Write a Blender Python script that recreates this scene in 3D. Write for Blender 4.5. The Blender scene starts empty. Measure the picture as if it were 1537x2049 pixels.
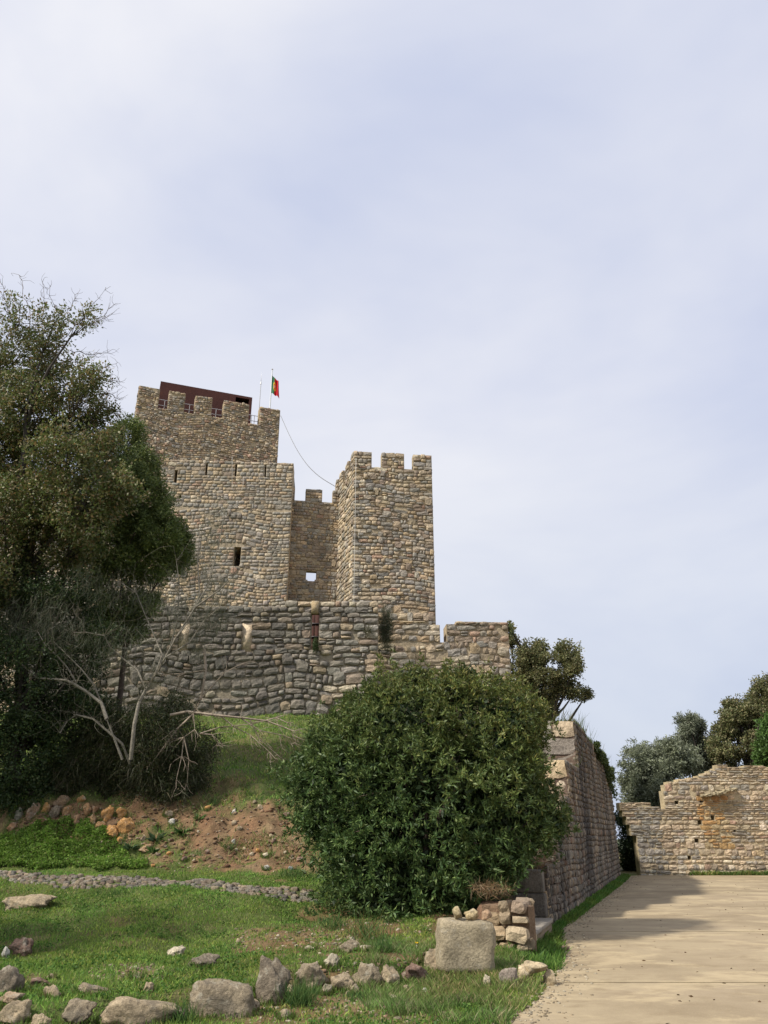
import bpy, math, random
import numpy as np
from mathutils import Vector, Matrix, noise as mnoise
rnd = random.Random(7)
rng = np.random.default_rng(7)
scene = bpy.context.scene
C = scene.collection
R = math.radians

# ------------------------------------------------------------------ camera
F = 1548.0; TH = R(22.5); CAMZ = 1.6
cd = bpy.data.cameras.new('camera'); cam = bpy.data.objects.new('camera', cd); C.objects.link(cam)
cam.location = (0, 0, CAMZ); cam.rotation_euler = (R(90) + TH, 0, 0)
cd.sensor_fit = 'VERTICAL'; cd.sensor_height = 24; cd.lens = 12 / (1024.5 / F)
cd.clip_start = .1; cd.clip_end = 3000
scene.camera = cam
# ------------------------------------------------------------------ sun, sky
SAZ, SEL = R(62), R(47)
world = bpy.data.worlds.new('World'); scene.world = world; world.use_nodes = True
wn = world.node_tree.nodes; wl = world.node_tree.links; wn.clear()
def nd(t, typ, **k):
    n = t.nodes.new(typ)
    for a, b in k.items(): setattr(n, a, b)
    return n
wt = world.node_tree
out = nd(wt, 'ShaderNodeOutputWorld'); bg = nd(wt, 'ShaderNodeBackground'); bg.inputs[1].default_value = 0.1
sky = nd(wt, 'ShaderNodeTexSky', sky_type='NISHITA'); sky.sun_disc = False
sky.sun_elevation = SEL; sky.sun_rotation = R(180) + SAZ; sky.dust_density = 2.5; sky.air_density = 1.0
tc = nd(wt, 'ShaderNodeTexCoord'); mp = nd(wt, 'ShaderNodeMapping'); mp.inputs['Scale'].default_value = (1.0, 1.0, 2.2)
mp.inputs['Rotation'].default_value = (.3, .5, .2)
nz = nd(wt, 'ShaderNodeTexNoise'); nz.inputs['Scale'].default_value = 1.5; nz.inputs['Detail'].default_value = 5; nz.inputs['Roughness'].default_value = .52
nz.inputs['Distortion'].default_value = .25
rp = nd(wt, 'ShaderNodeValToRGB')
rp.color_ramp.elements[0].position = .34; rp.color_ramp.elements[0].color = (6.5, 7.0, 8.75, 1)
rp.color_ramp.elements[1].position = .66; rp.color_ramp.elements[1].color = (9.3, 9.35, 9.9, 1)
mx = nd(wt, 'ShaderNodeMixRGB'); mx.inputs[0].default_value = .86
wl.new(tc.outputs['Generated'], mp.inputs[0]); wl.new(mp.outputs[0], nz.inputs['Vector']); wl.new(nz.outputs['Fac'], rp.inputs[0])
wl.new(sky.outputs[0], mx.inputs[1]); wl.new(rp.outputs[0], mx.inputs[2]); sx = nd(wt, 'ShaderNodeSeparateXYZ'); wl.new(tc.outputs['Generated'], sx.inputs[0])
gr = nd(wt, 'ShaderNodeValToRGB'); gr.color_ramp.elements[0].position = 0.0; gr.color_ramp.elements[0].color = (.72, .78, .86, 1); gr.color_ramp.elements[1].position = .5; gr.color_ramp.elements[1].color = (1, 1, 1, 1)
gm = nd(wt, 'ShaderNodeMixRGB', blend_type='MULTIPLY'); gm.inputs[0].default_value = 1; wl.new(sx.outputs[2], gr.inputs[0]); wl.new(mx.outputs[0], gm.inputs[1]); wl.new(gr.outputs[0], gm.inputs[2]); wl.new(gm.outputs[0], bg.inputs[0]); wl.new(bg.outputs[0], out.inputs[0])
sl = bpy.data.lights.new('sun', 'SUN'); sl.energy = 4.9; sl.angle = R(3.0); sl.color = (1.0, .945, .85)
so = bpy.data.objects.new('sun', sl); C.objects.link(so)
sdir = Vector((-math.sin(SAZ) * math.cos(SEL), -math.cos(SAZ) * math.cos(SEL), math.sin(SEL)))
so.rotation_euler = sdir.to_track_quat('Z', 'Y').to_euler(); so.location = (-20, -20, 30)
vs = scene.view_settings; vs.view_transform = 'Standard'; vs.look = 'None'; vs.exposure = 0.06; vs.gamma = 1.0; vs.use_curve_mapping = False
scene.render.engine = 'CYCLES'
scene.cycles.max_bounces = 5; scene.cycles.diffuse_bounces = 3; scene.cycles.glossy_bounces = 2; scene.cycles.transparent_max_bounces = 4

# ------------------------------------------------------------------ projection helpers (authoring only)
CT, ST = math.cos(TH), math.sin(TH)
def ray(px, py):
    a = (px - 768.5) / F; k = (py - 1024.5) / F
    return Vector((a, CT + k * ST, ST - k * CT))
def P(px, py, Y):
    d = ray(px, py); return Vector((0, 0, CAMZ)) + d * (Y / d.y)
def proj(x, y, z):
    dz = z - CAMZ; f = y * CT + dz * ST; u = -y * ST + dz * CT
    return 768.5 + F * x / f, 1024.5 - F * u / f
def mpp(Y, px, py):          # metres per pixel there
    return Y / (ray(px, py).y * F)
def sstep(a, b, x):
    t = np.clip((x - a) / (b - a), 0, 1); return t * t * (3 - 2 * t)
# vectorised value noise
_perm = rng.random((64, 64))
def vnoise(x, y, s=1.0):
    x = np.asarray(x) * s + 100; y = np.asarray(y) * s + 100
    xi = np.floor(x).astype(int); yi = np.floor(y).astype(int); fx = x - xi; fy = y - yi
    fx = fx * fx * (3 - 2 * fx); fy = fy * fy * (3 - 2 * fy)
    g = lambda a, b: _perm[a % 64, b % 64]
    return (g(xi, yi) * (1 - fx) + g(xi + 1, yi) * fx) * (1 - fy) + (g(xi, yi + 1) * (1 - fx) + g(xi + 1, yi + 1) * fx) * fy
def fbm(x, y, s):
    return (vnoise(x, y, s) * .5 + vnoise(x + 17, y + 5, s * 2.1) * .3 + vnoise(x + 31, y + 9, s * 4.3) * .2)

# ------------------------------------------------------------------ terrain
WX0, WY0, WSL = 3.0, 15.6, .356                # line of the retaining wall's outer face
def xw(y): return WX0 + (np.asarray(y) - WY0) * WSL
EY = [-60, 5, 8.23, 9.6, 10.9, 12.5, 15.6, 17.3, 28, 33.5, 34.2, 60]
EX = [-2, .2, 1.18, 1.72, 2.12, 2.5, 3.12, 3.8, 7.7, 9.6, 10.4, 10.4]
def edge(y): return np.interp(y, EY, EX)
PY_ = [-60, 9.5, 11, 12.5, 14, 15.5, 17.0, 17.9, 19.3, 22, 26, 30, 33, 50, 80, 120]
PZ_ = [0, .0, .10, .22, .45, .72, .86, 1.25, 2.35, 3.2, 4.5, 5.68, 6.2, 6.2, -2, -12]
_rr = []
for a_, b_ in ((-200, 2060), (60, 2062), (200, 2040), (438, 2030), (541, 2010), (624, 1985), (700, 1982), (784, 1978), (834, 1970), (873, 1951), (905, 1950), (940, 1948)):
    d_ = ray(a_, b_); k_ = -CAMZ / d_.z; _rr.append((d_.x * k_, d_.y * k_))
RX, RY = [q[0] for q in _rr], [q[1] + .08 for q in _rr]
def height(x, y):
    x = np.asarray(x, float); y = np.asarray(y, float)
    yy = y + (fbm(x, y, .35) - .5) * 1.2 * sstep(16, 19, y)
    prof = np.interp(yy, PY_, PZ_)
    yr = np.interp(x, RX, RY); prof = prof + .13 * sstep(-.02, .22, y - yr) * (1 - sstep(.6, 1.3, x)) * (1 - sstep(1.2, 3.5, y - yr))
    wob = (fbm(x, y, .8) - .5) * .22 + (vnoise(x, y, 3.1) - .5) * .05
    # bank is rougher
    wob = wob + ((vnoise(x, y, 2.3) - .5) * .30 + (vnoise(x, y, 6.3) - .5) * .16) * sstep(17.2, 18, y) * (1 - sstep(20, 22, y))
    hill = prof + wob * sstep(9, 11, y)
    hill = np.where(y > 19, np.minimum(hill, np.maximum(hill - sstep(-9, 0, x - xw(y)) * (hill - 2.6) * .9, 2.4)), hill)
    e = edge(y)
    left = np.where(y > 15.2, sstep(-.75, -.95, x - xw(y)), sstep(.0, -1.1, x - e) )
    near = sstep(.0, -.5, x - e)
    z = hill * left + .045 * near * (1 - left)
    far = np.hypot(x, y - 30)
    z = z - sstep(70, 160, far) * 6
    return np.where(x > e, np.where((y < 60) & (x < 40), -.02, -.4 * sstep(45, 70, far) - .02 - sstep(70, 160, far) * 6), z + .004)
def gh(x, y): return float(height(np.array([x]), np.array([y]))[0])
_HY = np.concatenate([np.arange(5, 22, .04), np.arange(22, 60, .12)])
def hit(px, py):
    d = ray(px, py); k = _HY / d.y; X = d.x * k; Zr = CAMZ + d.z * k
    b = np.nonzero(Zr <= height(X, _HY))[0]; i = b[0] if len(b) else len(_HY) - 1
    return Vector((X[i], _HY[i], Zr[i]))

# ------------------------------------------------------------------ mesh helpers
def mesh_np(name, V, Fc, cols=None, mat=None, parent=None, smooth=False, loc=None):
    V = np.asarray(V, np.float32).reshape(-1, 3); Fc = np.asarray(Fc, np.int32); k = Fc.shape[1]
    if parent is not None: V = V - np.array(parent.location, np.float32)
    elif loc is not None: V = V - np.array(loc, np.float32)
    me = bpy.data.meshes.new(name)
    me.vertices.add(len(V)); me.vertices.foreach_set('co', V.ravel())
    me.loops.add(Fc.size); me.loops.foreach_set('vertex_index', Fc.ravel())
    me.polygons.add(len(Fc)); me.polygons.foreach_set('loop_start', np.arange(0, Fc.size, k, dtype=np.int32))
    me.update(calc_edges=True)
    if cols is not None:
        ca = me.color_attributes.new('Col', 'FLOAT_COLOR', 'POINT')
        c4 = np.ones((len(V), 4), np.float32); c4[:, :3] = cols
        ca.data.foreach_set('color', c4.ravel())
    if smooth: me.polygons.foreach_set('use_smooth', np.ones(len(Fc), bool))
    if mat: me.materials.append(mat)
    o = bpy.data.objects.new(name, me); C.objects.link(o)
    if parent is not None: o.parent = parent
    elif loc is not None: o.location = loc
    return o
def white(me):
    ca = me.color_attributes.new('Col', 'FLOAT_COLOR', 'POINT')
    ca.data.foreach_set('color', np.ones(len(me.vertices) * 4, np.float32))
def thing(name, label, cat, loc, group=None):
    o = bpy.data.objects.new(name, None); C.objects.link(o); o.location = loc; o.empty_display_size = .2
    o['label'] = label; o['category'] = cat
    if group: o['group'] = group
    return o
def tag(o, label=None, cat=None, group=None, kind=None):
    if label: o['label'] = label
    if cat: o['category'] = cat
    if group: o['group'] = group
    if kind: o['kind'] = kind
    return o
def box_vf(c, ax, ay, az):      # centre and three half axes
    c, ax, ay, az = map(np.array, (c, ax, ay, az)); V = []
    for sz in (-1, 1):
        for sy in (-1, 1):
            for sx in (-1, 1): V.append(c + ax * sx + ay * sy + az * sz)
    Fc = [(0, 2, 3, 1), (4, 5, 7, 6), (0, 1, 5, 4), (2, 6, 7, 3), (0, 4, 6, 2), (1, 3, 7, 5)]
    return np.array(V), np.array(Fc)
def join(parts):
    Vs, Fs, n = [], [], 0
    for v, f in parts: Vs.append(v); Fs.append(np.asarray(f) + n); n += len(v)
    return np.concatenate(Vs), np.concatenate(Fs)
def tube_vf(pts, rad, k=5):
    pts = [np.array(p, float) for p in pts]; n = len(pts); V = []
    for i in range(n):
        t = pts[min(i + 1, n - 1)] - pts[max(i - 1, 0)]; t = t / (np.linalg.norm(t) + 1e-9)
        a = np.cross(t, (0, 0, 1)) if abs(t[2]) < .9 else np.cross(t, (1, 0, 0)); a /= np.linalg.norm(a); b = np.cross(t, a)
        r = rad[i] if hasattr(rad, '__len__') else rad
        for j in range(k):
            w = 2 * math.pi * j / k; V.append(pts[i] + (a * math.cos(w) + b * math.sin(w)) * r)
    Fc = [(i * k + j, i * k + (j + 1) % k, (i + 1) * k + (j + 1) % k, (i + 1) * k + j) for i in range(n - 1) for j in range(k)]
    if k == 4: Fc += [(3, 2, 1, 0), tuple((n - 1) * k + j for j in range(4))]
    return np.array(V), np.array(Fc)
def tube(name, pts, rad, mat, parent=None, k=6, **kw):
    v, f = tube_vf(pts, rad, k); return mesh_np(name, v, f, np.ones((len(v), 3)), mat, parent, smooth=True, **kw)

# ------------------------------------------------------------------ materials
def M(name): 
    m = bpy.data.materials.new(name); m.use_nodes = True; return m
def mat_base(name, rough=.9, coltype='attr', lo=.72, hi=1.22, s1=2.0, s2=22, bump=.5, bdist=.02, stain=None, spec=.2):
    m = M(name); t = m.node_tree; L = t.links; b = t.nodes['Principled BSDF']
    b.inputs['Roughness'].default_value = rough; b.inputs['Specular IOR Level'].default_value = spec
    geo = nd(t, 'ShaderNodeNewGeometry')
    at = nd(t, 'ShaderNodeVertexColor', layer_name='Col'); oi = nd(t, 'ShaderNodeObjectInfo')
    mul = nd(t, 'ShaderNodeMixRGB', blend_type='MULTIPLY'); mul.inputs[0].default_value = 1
    L.new(at.outputs[0], mul.inputs[1]); L.new(oi.outputs['Color'], mul.inputs[2])
    cur = mul.outputs[0]
    for s, l, h in ((s1, lo, hi), (s2, lo, hi)):
        n = nd(t, 'ShaderNodeTexNoise'); n.inputs['Scale'].default_value = s; n.inputs['Detail'].default_value = 6; n.inputs['Roughness'].default_value = .65
        L.new(geo.outputs['Position'], n.inputs['Vector'])
        mr = nd(t, 'ShaderNodeMapRange'); mr.inputs[1].default_value = .3; mr.inputs[2].default_value = .7; mr.inputs[3].default_value = l; mr.inputs[4].default_value = h
        L.new(n.outputs['Fac'], mr.inputs[0])
        mm = nd(t, 'ShaderNodeMixRGB', blend_type='MULTIPLY'); mm.inputs[0].default_value = 1
        L.new(cur, mm.inputs[1]); L.new(mr.outputs[0], mm.inputs[2]); cur = mm.outputs[0]
    if stain:                      # patches of another colour (lichen, moss, dirt)
        for (sc_, lo_, hi_, col, amt) in stain:
            n = nd(t, 'ShaderNodeTexNoise'); n.inputs['Scale'].default_value = sc_; n.inputs['Detail'].default_value = 8; n.inputs['Roughness'].default_value = .7
            L.new(geo.outputs['Position'], n.inputs['Vector'])
            mr = nd(t, 'ShaderNodeMapRange'); mr.inputs[1].default_value = lo_; mr.inputs[2].default_value = hi_; mr.inputs[3].default_value = 0; mr.inputs[4].default_value = amt
            L.new(n.outputs['Fac'], mr.inputs[0])
            mm = nd(t, 'ShaderNodeMixRGB'); mm.inputs[2].default_value = (*col, 1); L.new(mr.outputs[0], mm.inputs[0]); L.new(cur, mm.inputs[1]); cur = mm.outputs[0]
    L.new(cur, b.inputs['Base Color'])
    if bump:
        n = nd(t, 'ShaderNodeTexNoise'); n.inputs['Scale'].default_value = s2 * .7; n.inputs['Detail'].default_value = 8; n.inputs['Roughness'].default_value = .7
        L.new(geo.outputs['Position'], n.inputs['Vector'])
        bp = nd(t, 'ShaderNodeBump'); bp.inputs['Strength'].default_value = bump; bp.inputs['Distance'].default_value = bdist
        L.new(n.outputs['Fac'], bp.inputs['Height']); L.new(bp.outputs[0], b.inputs['Normal'])
    return m
m_stone = mat_base('rubble_stone', lo=.66, hi=1.3, s1=1.1, s2=13, stain=[(1.3, .52, .70, (.30, .265, .20), .5), (9, .60, .72, (.46, .41, .31), .5), (5, .56, .70, (.13, .11, .085), .5), (26, .66, .74, (.60, .57, .48), .5)], bump=1.0, bdist=.05)
m_mortar = mat_base('lime_mortar', lo=.7, hi=1.2, s1=1.5, s2=14, bump=.9, bdist=.05)
m_rock = mat_base('weathered_rock', lo=.6, hi=1.35, s1=5, s2=28, bump=1.0, bdist=.05, stain=[(4, .52, .64, (.13, .115, .09), .6), (9, .54, .66, (.50, .46, .36), .6), (24, .60, .7, (.09, .08, .065), .6), (3.2, .58, .7, (.12, .13, .05), .45)])
m_block = mat_base('limestone_block', lo=.68, hi=1.28, s1=4, s2=36, bump=1.0, bdist=.03, stain=[(6, .55, .7, (.50, .47, .40), .5), (30, .62, .7, (.12, .11, .09), .6)])
m_conc = mat_base('smooth_concrete', lo=.8, hi=1.15, s1=3, s2=30, bump=.3, bdist=.01)
m_bark = mat_base('bark', lo=.6, hi=1.3, s1=6, s2=40, bump=.8, bdist=.02)
m_metal = mat_base('grey_metal', rough=.45, lo=.9, hi=1.1, bump=0, spec=.5)
m_cloth = mat_base('flag_cloth', rough=.8, lo=.93, hi=1.06, bump=0)
m_dark = mat_base('dark_opening', lo=.9, hi=1.1, bump=0)
m_corten = mat_base('rusted_steel', rough=.75, lo=.82, hi=1.2, s1=.8, s2=9, bump=.15, bdist=.01, stain=[(.9, .56, .75, (.16, .055, .025), .55)])
# leaves: a little light passes through
def mat_leaf(name, rough=.55, trans=.25, spec=.35):
    m = M(name); t = m.node_tree; L = t.links; b = t.nodes['Principled BSDF']; b.inputs['Roughness'].default_value = rough
    b.inputs['Specular IOR Level'].default_value = spec
    at = nd(t, 'ShaderNodeVertexColor', layer_name='Col'); L.new(at.outputs[0], b.inputs['Base Color'])
    tr = nd(t, 'ShaderNodeBsdfTranslucent'); ms = nd(t, 'ShaderNodeMixShader'); ms.inputs[0].default_value = trans
    hs = nd(t, 'ShaderNodeHueSaturation'); hs.inputs['Value'].default_value = 1.3; L.new(at.outputs[0], hs.inputs['Color']); L.new(hs.outputs[0], tr.inputs[0])
    L.new(b.outputs[0], ms.inputs[1]); L.new(tr.outputs[0], ms.inputs[2]); L.new(ms.outputs[0], t.nodes['Material Output'].inputs[0])
    return m
m_leaf = mat_leaf('leaf'); m_grass = mat_leaf('grass_blade', .6, .3, .2); m_gloss = mat_leaf('glossy_leaf', .5, .2, .28)
m_ground = mat_base('earth_and_turf', lo=.72, hi=1.25, s1=3.5, s2=26, bump=1.0, bdist=.05)

# pavement: tan rolled earth-concrete, damp and dirty patches stretched across
def mat_pave():
    m = M('tan_pavement'); t = m.node_tree; L = t.links; b = t.nodes['Principled BSDF']; b.inputs['Roughness'].default_value = .85; b.inputs['Specular IOR Level'].default_value = .2
    geo = nd(t, 'ShaderNodeNewGeometry'); mp = nd(t, 'ShaderNodeMapping'); mp.inputs['Scale'].default_value = (.35, .55, 1); L.new(geo.outputs['Position'], mp.inputs[0])
    cur = None
    base = nd(t, 'ShaderNodeRGB'); base.outputs[0].default_value = (.345, .275, .175, 1); cur = base.outputs[0]
    for vec, s, a0, a1, col, amt in ((geo, .35, .48, .60, (.29, .225, .15), .55), (mp, .9, .44, .58, (.24, .185, .115), .75), (mp, 2.2, .50, .60, (.46, .365, .225), .65), (mp, 5, .52, .66, (.23, .175, .105), .65), (geo, 45, .55, .75, (.47, .38, .23), .6), (geo, 90, .60, .72, (.14, .11, .07), .5)):
        n = nd(t, 'ShaderNodeTexNoise'); n.inputs['Scale'].default_value = s; n.inputs['Detail'].default_value = 8; n.inputs['Roughness'].default_value = .68; n.inputs['Distortion'].default_value = .3
        L.new(vec.outputs['Position'] if vec is geo else vec.outputs[0], n.inputs['Vector'])
        mr = nd(t, 'ShaderNodeMapRange'); mr.inputs[1].default_value = a0; mr.inputs[2].default_value = a1; mr.inputs[4].default_value = amt
        L.new(n.outputs['Fac'], mr.inputs[0]); mm = nd(t, 'ShaderNodeMixRGB'); mm.inputs[2].default_value = (*col, 1)
        L.new(mr.outputs[0], mm.inputs[0]); L.new(cur, mm.inputs[1]); cur = mm.outputs[0]
    L.new(cur, b.inputs['Base Color'])
    n = nd(t, 'ShaderNodeTexNoise'); n.inputs['Scale'].default_value = 60; n.inputs['Detail'].default_value = 6; L.new(geo.outputs['Position'], n.inputs['Vector'])
    bp = nd(t, 'ShaderNodeBump'); bp.inputs['Strength'].default_value = .5; bp.inputs['Distance'].default_value = .008; L.new(n.outputs['Fac'], bp.inputs['Height']); L.new(bp.outputs[0], b.inputs['Normal'])
    return m
m_pave = mat_pave()
# masonry for the unseen sides: courses of stones as relief and colour
def mat_body():
    m = M('rubble_masonry'); t = m.node_tree; L = t.links; b = t.nodes['Principled BSDF']; b.inputs['Roughness'].default_value = .9
    geo = nd(t, 'ShaderNodeNewGeometry'); mp = nd(t, 'ShaderNodeMapping'); mp.inputs['Scale'].default_value = (2.6, 2.6, 5); L.new(geo.outputs['Position'], mp.inputs[0])
    vo = nd(t, 'ShaderNodeTexVoronoi'); vo.inputs['Scale'].default_value = 1; L.new(mp.outputs[0], vo.inputs['Vector'])
    ve = nd(t, 'ShaderNodeTexVoronoi', feature='DISTANCE_TO_EDGE'); ve.inputs['Scale'].default_value = 1; L.new(mp.outputs[0], ve.inputs['Vector'])
    bw = nd(t, 'ShaderNodeSeparateColor'); L.new(vo.outputs['Color'], bw.inputs[0])
    rp = nd(t, 'ShaderNodeValToRGB'); e = rp.color_ramp.elements; e[0].color = (.12, .115, .1, 1); e[1].color = (.38, .3, .2, 1); L.new(bw.outputs[0], rp.inputs[0])
    mr = nd(t, 'ShaderNodeMapRange'); mr.inputs[1].default_value = .03; mr.inputs[2].default_value = .12; L.new(ve.outputs['Distance'], mr.inputs[0])
    mm = nd(t, 'ShaderNodeMixRGB'); mm.inputs[1].default_value = (.33, .26, .17, 1); L.new(mr.outputs[0], mm.inputs[0]); L.new(rp.outputs[0], mm.inputs[2]); L.new(mm.outputs[0], b.inputs['Base Color'])
    bp = nd(t, 'ShaderNodeBump'); bp.inputs['Strength'].default_value = 1; bp.inputs['Distance'].default_value = .05; L.new(mr.outputs[0], bp.inputs['Height']); L.new(bp.outputs[0], b.inputs['Normal'])
    return m
m_body = mat_body()

# ------------------------------------------------------------------ stone templates (42 triangles each), unit size: x,z in +-.5, front at y=-.5
def stone_template(seed, box=.0, deep=1.):
    r = np.random.default_rng(seed); V = []
    g = np.linspace(-.5, .5, 4)
    ring = [(0, 0), (1, 0), (2, 0), (3, 0), (3, 1), (3, 2), (3, 3), (2, 3), (1, 3), (0, 3), (0, 2), (0, 1)]
    for j in range(4):
        for i in range(4):
            x, z = g[i], g[j]; ex = i in (0, 3); ez = j in (0, 3)
            if ex and ez: x *= r.uniform(.76, 1.0) + box * .08; z *= r.uniform(.72, 1.0) + box * .08
            elif ex: x *= r.uniform(.90, 1.05); z += r.uniform(-.07, .07)
            elif ez: z *= r.uniform(.88, 1.05); x += r.uniform(-.07, .07)
            else: x += r.uniform(-.07, .07); z += r.uniform(-.07, .07)
            y = -.5 + ((.13 * (1 - box * .6) if (ex or ez) else 0) + (.07 if (ex and ez) else 0) + r.uniform(-.10, .10)) * deep
            V.append((x, y, z))
    for (i, j) in ring:
        x, y, z = V[j * 4 + i]; V.append((x * 1.0, .5, z * 1.0))
    Fq = [(j * 4 + i, j * 4 + i + 1, (j + 1) * 4 + i + 1, (j + 1) * 4 + i) for j in range(3) for i in range(3)]
    for a in range(12):
        b = (a + 1) % 12; ia = ring[a][1] * 4 + ring[a][0]; ib = ring[b][1] * 4 + ring[b][0]
        Fq.append((16 + a, 16 + b, ib, ia))
    return np.array(V), np.array(Fq)
NT = 14
TPL = [stone_template(100 + i, .0 if i < 10 else .9) for i in range(NT)] + [stone_template(300 + i, .0 if i < 10 else .9, .22) for i in range(NT)]
TME = []
for v, f in TPL:
    me = bpy.data.meshes.new('stone'); me.from_pydata([tuple(a) for a in v], [], [tuple(int(q) for q in a) for a in f]); white(me); me.materials.append(m_stone); TME.append(me)

m_streak = mat_base('streaked_stone', lo=.66, hi=1.3, s1=1.1, s2=13, stain=[(9, .60, .72, (.40, .35, .27), .4), (5, .56, .70, (.13, .11, .085), .4)], bump=1.0, bdist=.04)
def add_streaks(m):
    t = m.node_tree; L = t.links; b = t.nodes['Principled BSDF']; lk = b.inputs['Base Color'].links[0].from_socket
    geo = nd(t, 'ShaderNodeNewGeometry'); mp = nd(t, 'ShaderNodeMapping'); mp.inputs['Scale'].default_value = (1, 1, .10); L.new(geo.outputs['Position'], mp.inputs[0]); cur = lk
    for sc_, a0, a1, col, amt in ((.8, .47, .57, (.05, .045, .042), .85), (3.5, .50, .62, (.06, .052, .045), .7), (7, .54, .66, (.42, .36, .28), .5)):
        n = nd(t, 'ShaderNodeTexNoise'); n.inputs['Scale'].default_value = sc_; n.inputs['Detail'].default_value = 5; L.new(mp.outputs[0], n.inputs['Vector'])
        mr = nd(t, 'ShaderNodeMapRange'); mr.inputs[1].default_value = a0; mr.inputs[2].default_value = a1; mr.inputs[4].default_value = amt; L.new(n.outputs['Fac'], mr.inputs[0])
        mm = nd(t, 'ShaderNodeMixRGB'); mm.inputs[2].default_value = (*col, 1); L.new(mr.outputs[0], mm.inputs[0]); L.new(cur, mm.inputs[1]); cur = mm.outputs[0]
    L.new(cur, b.inputs['Base Color'])
add_streaks(m_streak)
TMR = []
for me in TME: m2 = me.copy(); m2.materials.clear(); m2.materials.append(m_streak); TMR.append(m2)

class Face:
    """upright wall plane through two ground points, outer side towards the camera"""
    def __init__(s, x0, y0, x1, y1):
        s.o = np.array([x0, y0, 0.]); d = np.array([x1 - x0, y1 - y0, 0.]); s.len = np.linalg.norm(d); s.u = d / s.len
        s.n = np.array([s.u[1], -s.u[0], 0.])       # outward
    def uv(s, px, py):
        d = np.array(ray(px, py)); c = np.array([0, 0, CAMZ]); t = np.dot(s.o - c, s.n) / np.dot(d, s.n); p = c + d * t
        return float(np.dot(p - s.o, s.u)), float(p[2])
    def pt(s, u, v, out=0.): return s.o + s.u * u + np.array([0, 0, v]) + s.n * out

def solid(face, us, vs_, filled, thick, inset=0.):
    """wall of real thickness from a grid of cells, open where filled() is false"""
    nu, nv = len(us) - 1, len(vs_) - 1
    fl = [[filled((us[i] + us[i + 1]) / 2, (vs_[j] + vs_[j + 1]) / 2) for j in range(nv)] for i in range(nu)]
    G = lambda i, j: 0 <= i < nu and 0 <= j < nv and fl[i][j]
    V, Fq = [], []
    def q(*p): n = len(V); V.extend(p); Fq.append((n, n + 1, n + 2, n + 3))
    a, b = -inset, -thick
    for i in range(nu):
        for j in range(nv):
            if not G(i, j): continue
            u0, u1, v0, v1 = us[i], us[i + 1], vs_[j], vs_[j + 1]; p = face.pt
            q(p(u0, v0, a), p(u1, v0, a), p(u1, v1, a), p(u0, v1, a)); q(p(u1, v0, b), p(u0, v0, b), p(u0, v1, b), p(u1, v1, b))
            if not G(i - 1, j): q(p(u0, v0, b), p(u0, v0, a), p(u0, v1, a), p(u0, v1, b))
            if not G(i + 1, j): q(p(u1, v0, a), p(u1, v0, b), p(u1, v1, b), p(u1, v1, a))
            if not G(i, j + 1): q(p(u0, v1, a), p(u1, v1, a), p(u1, v1, b), p(u0, v1, b))
            if not G(i, j - 1): q(p(u0, v0, b), p(u1, v0, b), p(u1, v0, a), p(u0, v0, a))
    return np.array(V), np.array(Fq)

PAL = {
    'tan': (.36, .27, .165), 'grey': (.225, .20, .165), 'dark': (.125, .12, .11), 'pale': (.50, .42, .30), 'red': (.30, .165, .10),
    'ochre': (.37, .26, .135), 'brown': (.20, .14, .095), 'bluegrey': (.19, .182, .162)}
def pick(weights):
    ks = list(weights); w = [weights[k] for k in ks]; c = PAL[rnd.choices(ks, w)[0]]; f = rnd.uniform(.8, 1.18); c = tuple((a * .60 + b * .40) * 1.38 for a, b in zip(c, (.27, .235, .185)))
    return tuple(min(.75, max(.02, q * f * rnd.uniform(.98, 1.02))) for q in c)

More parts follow.
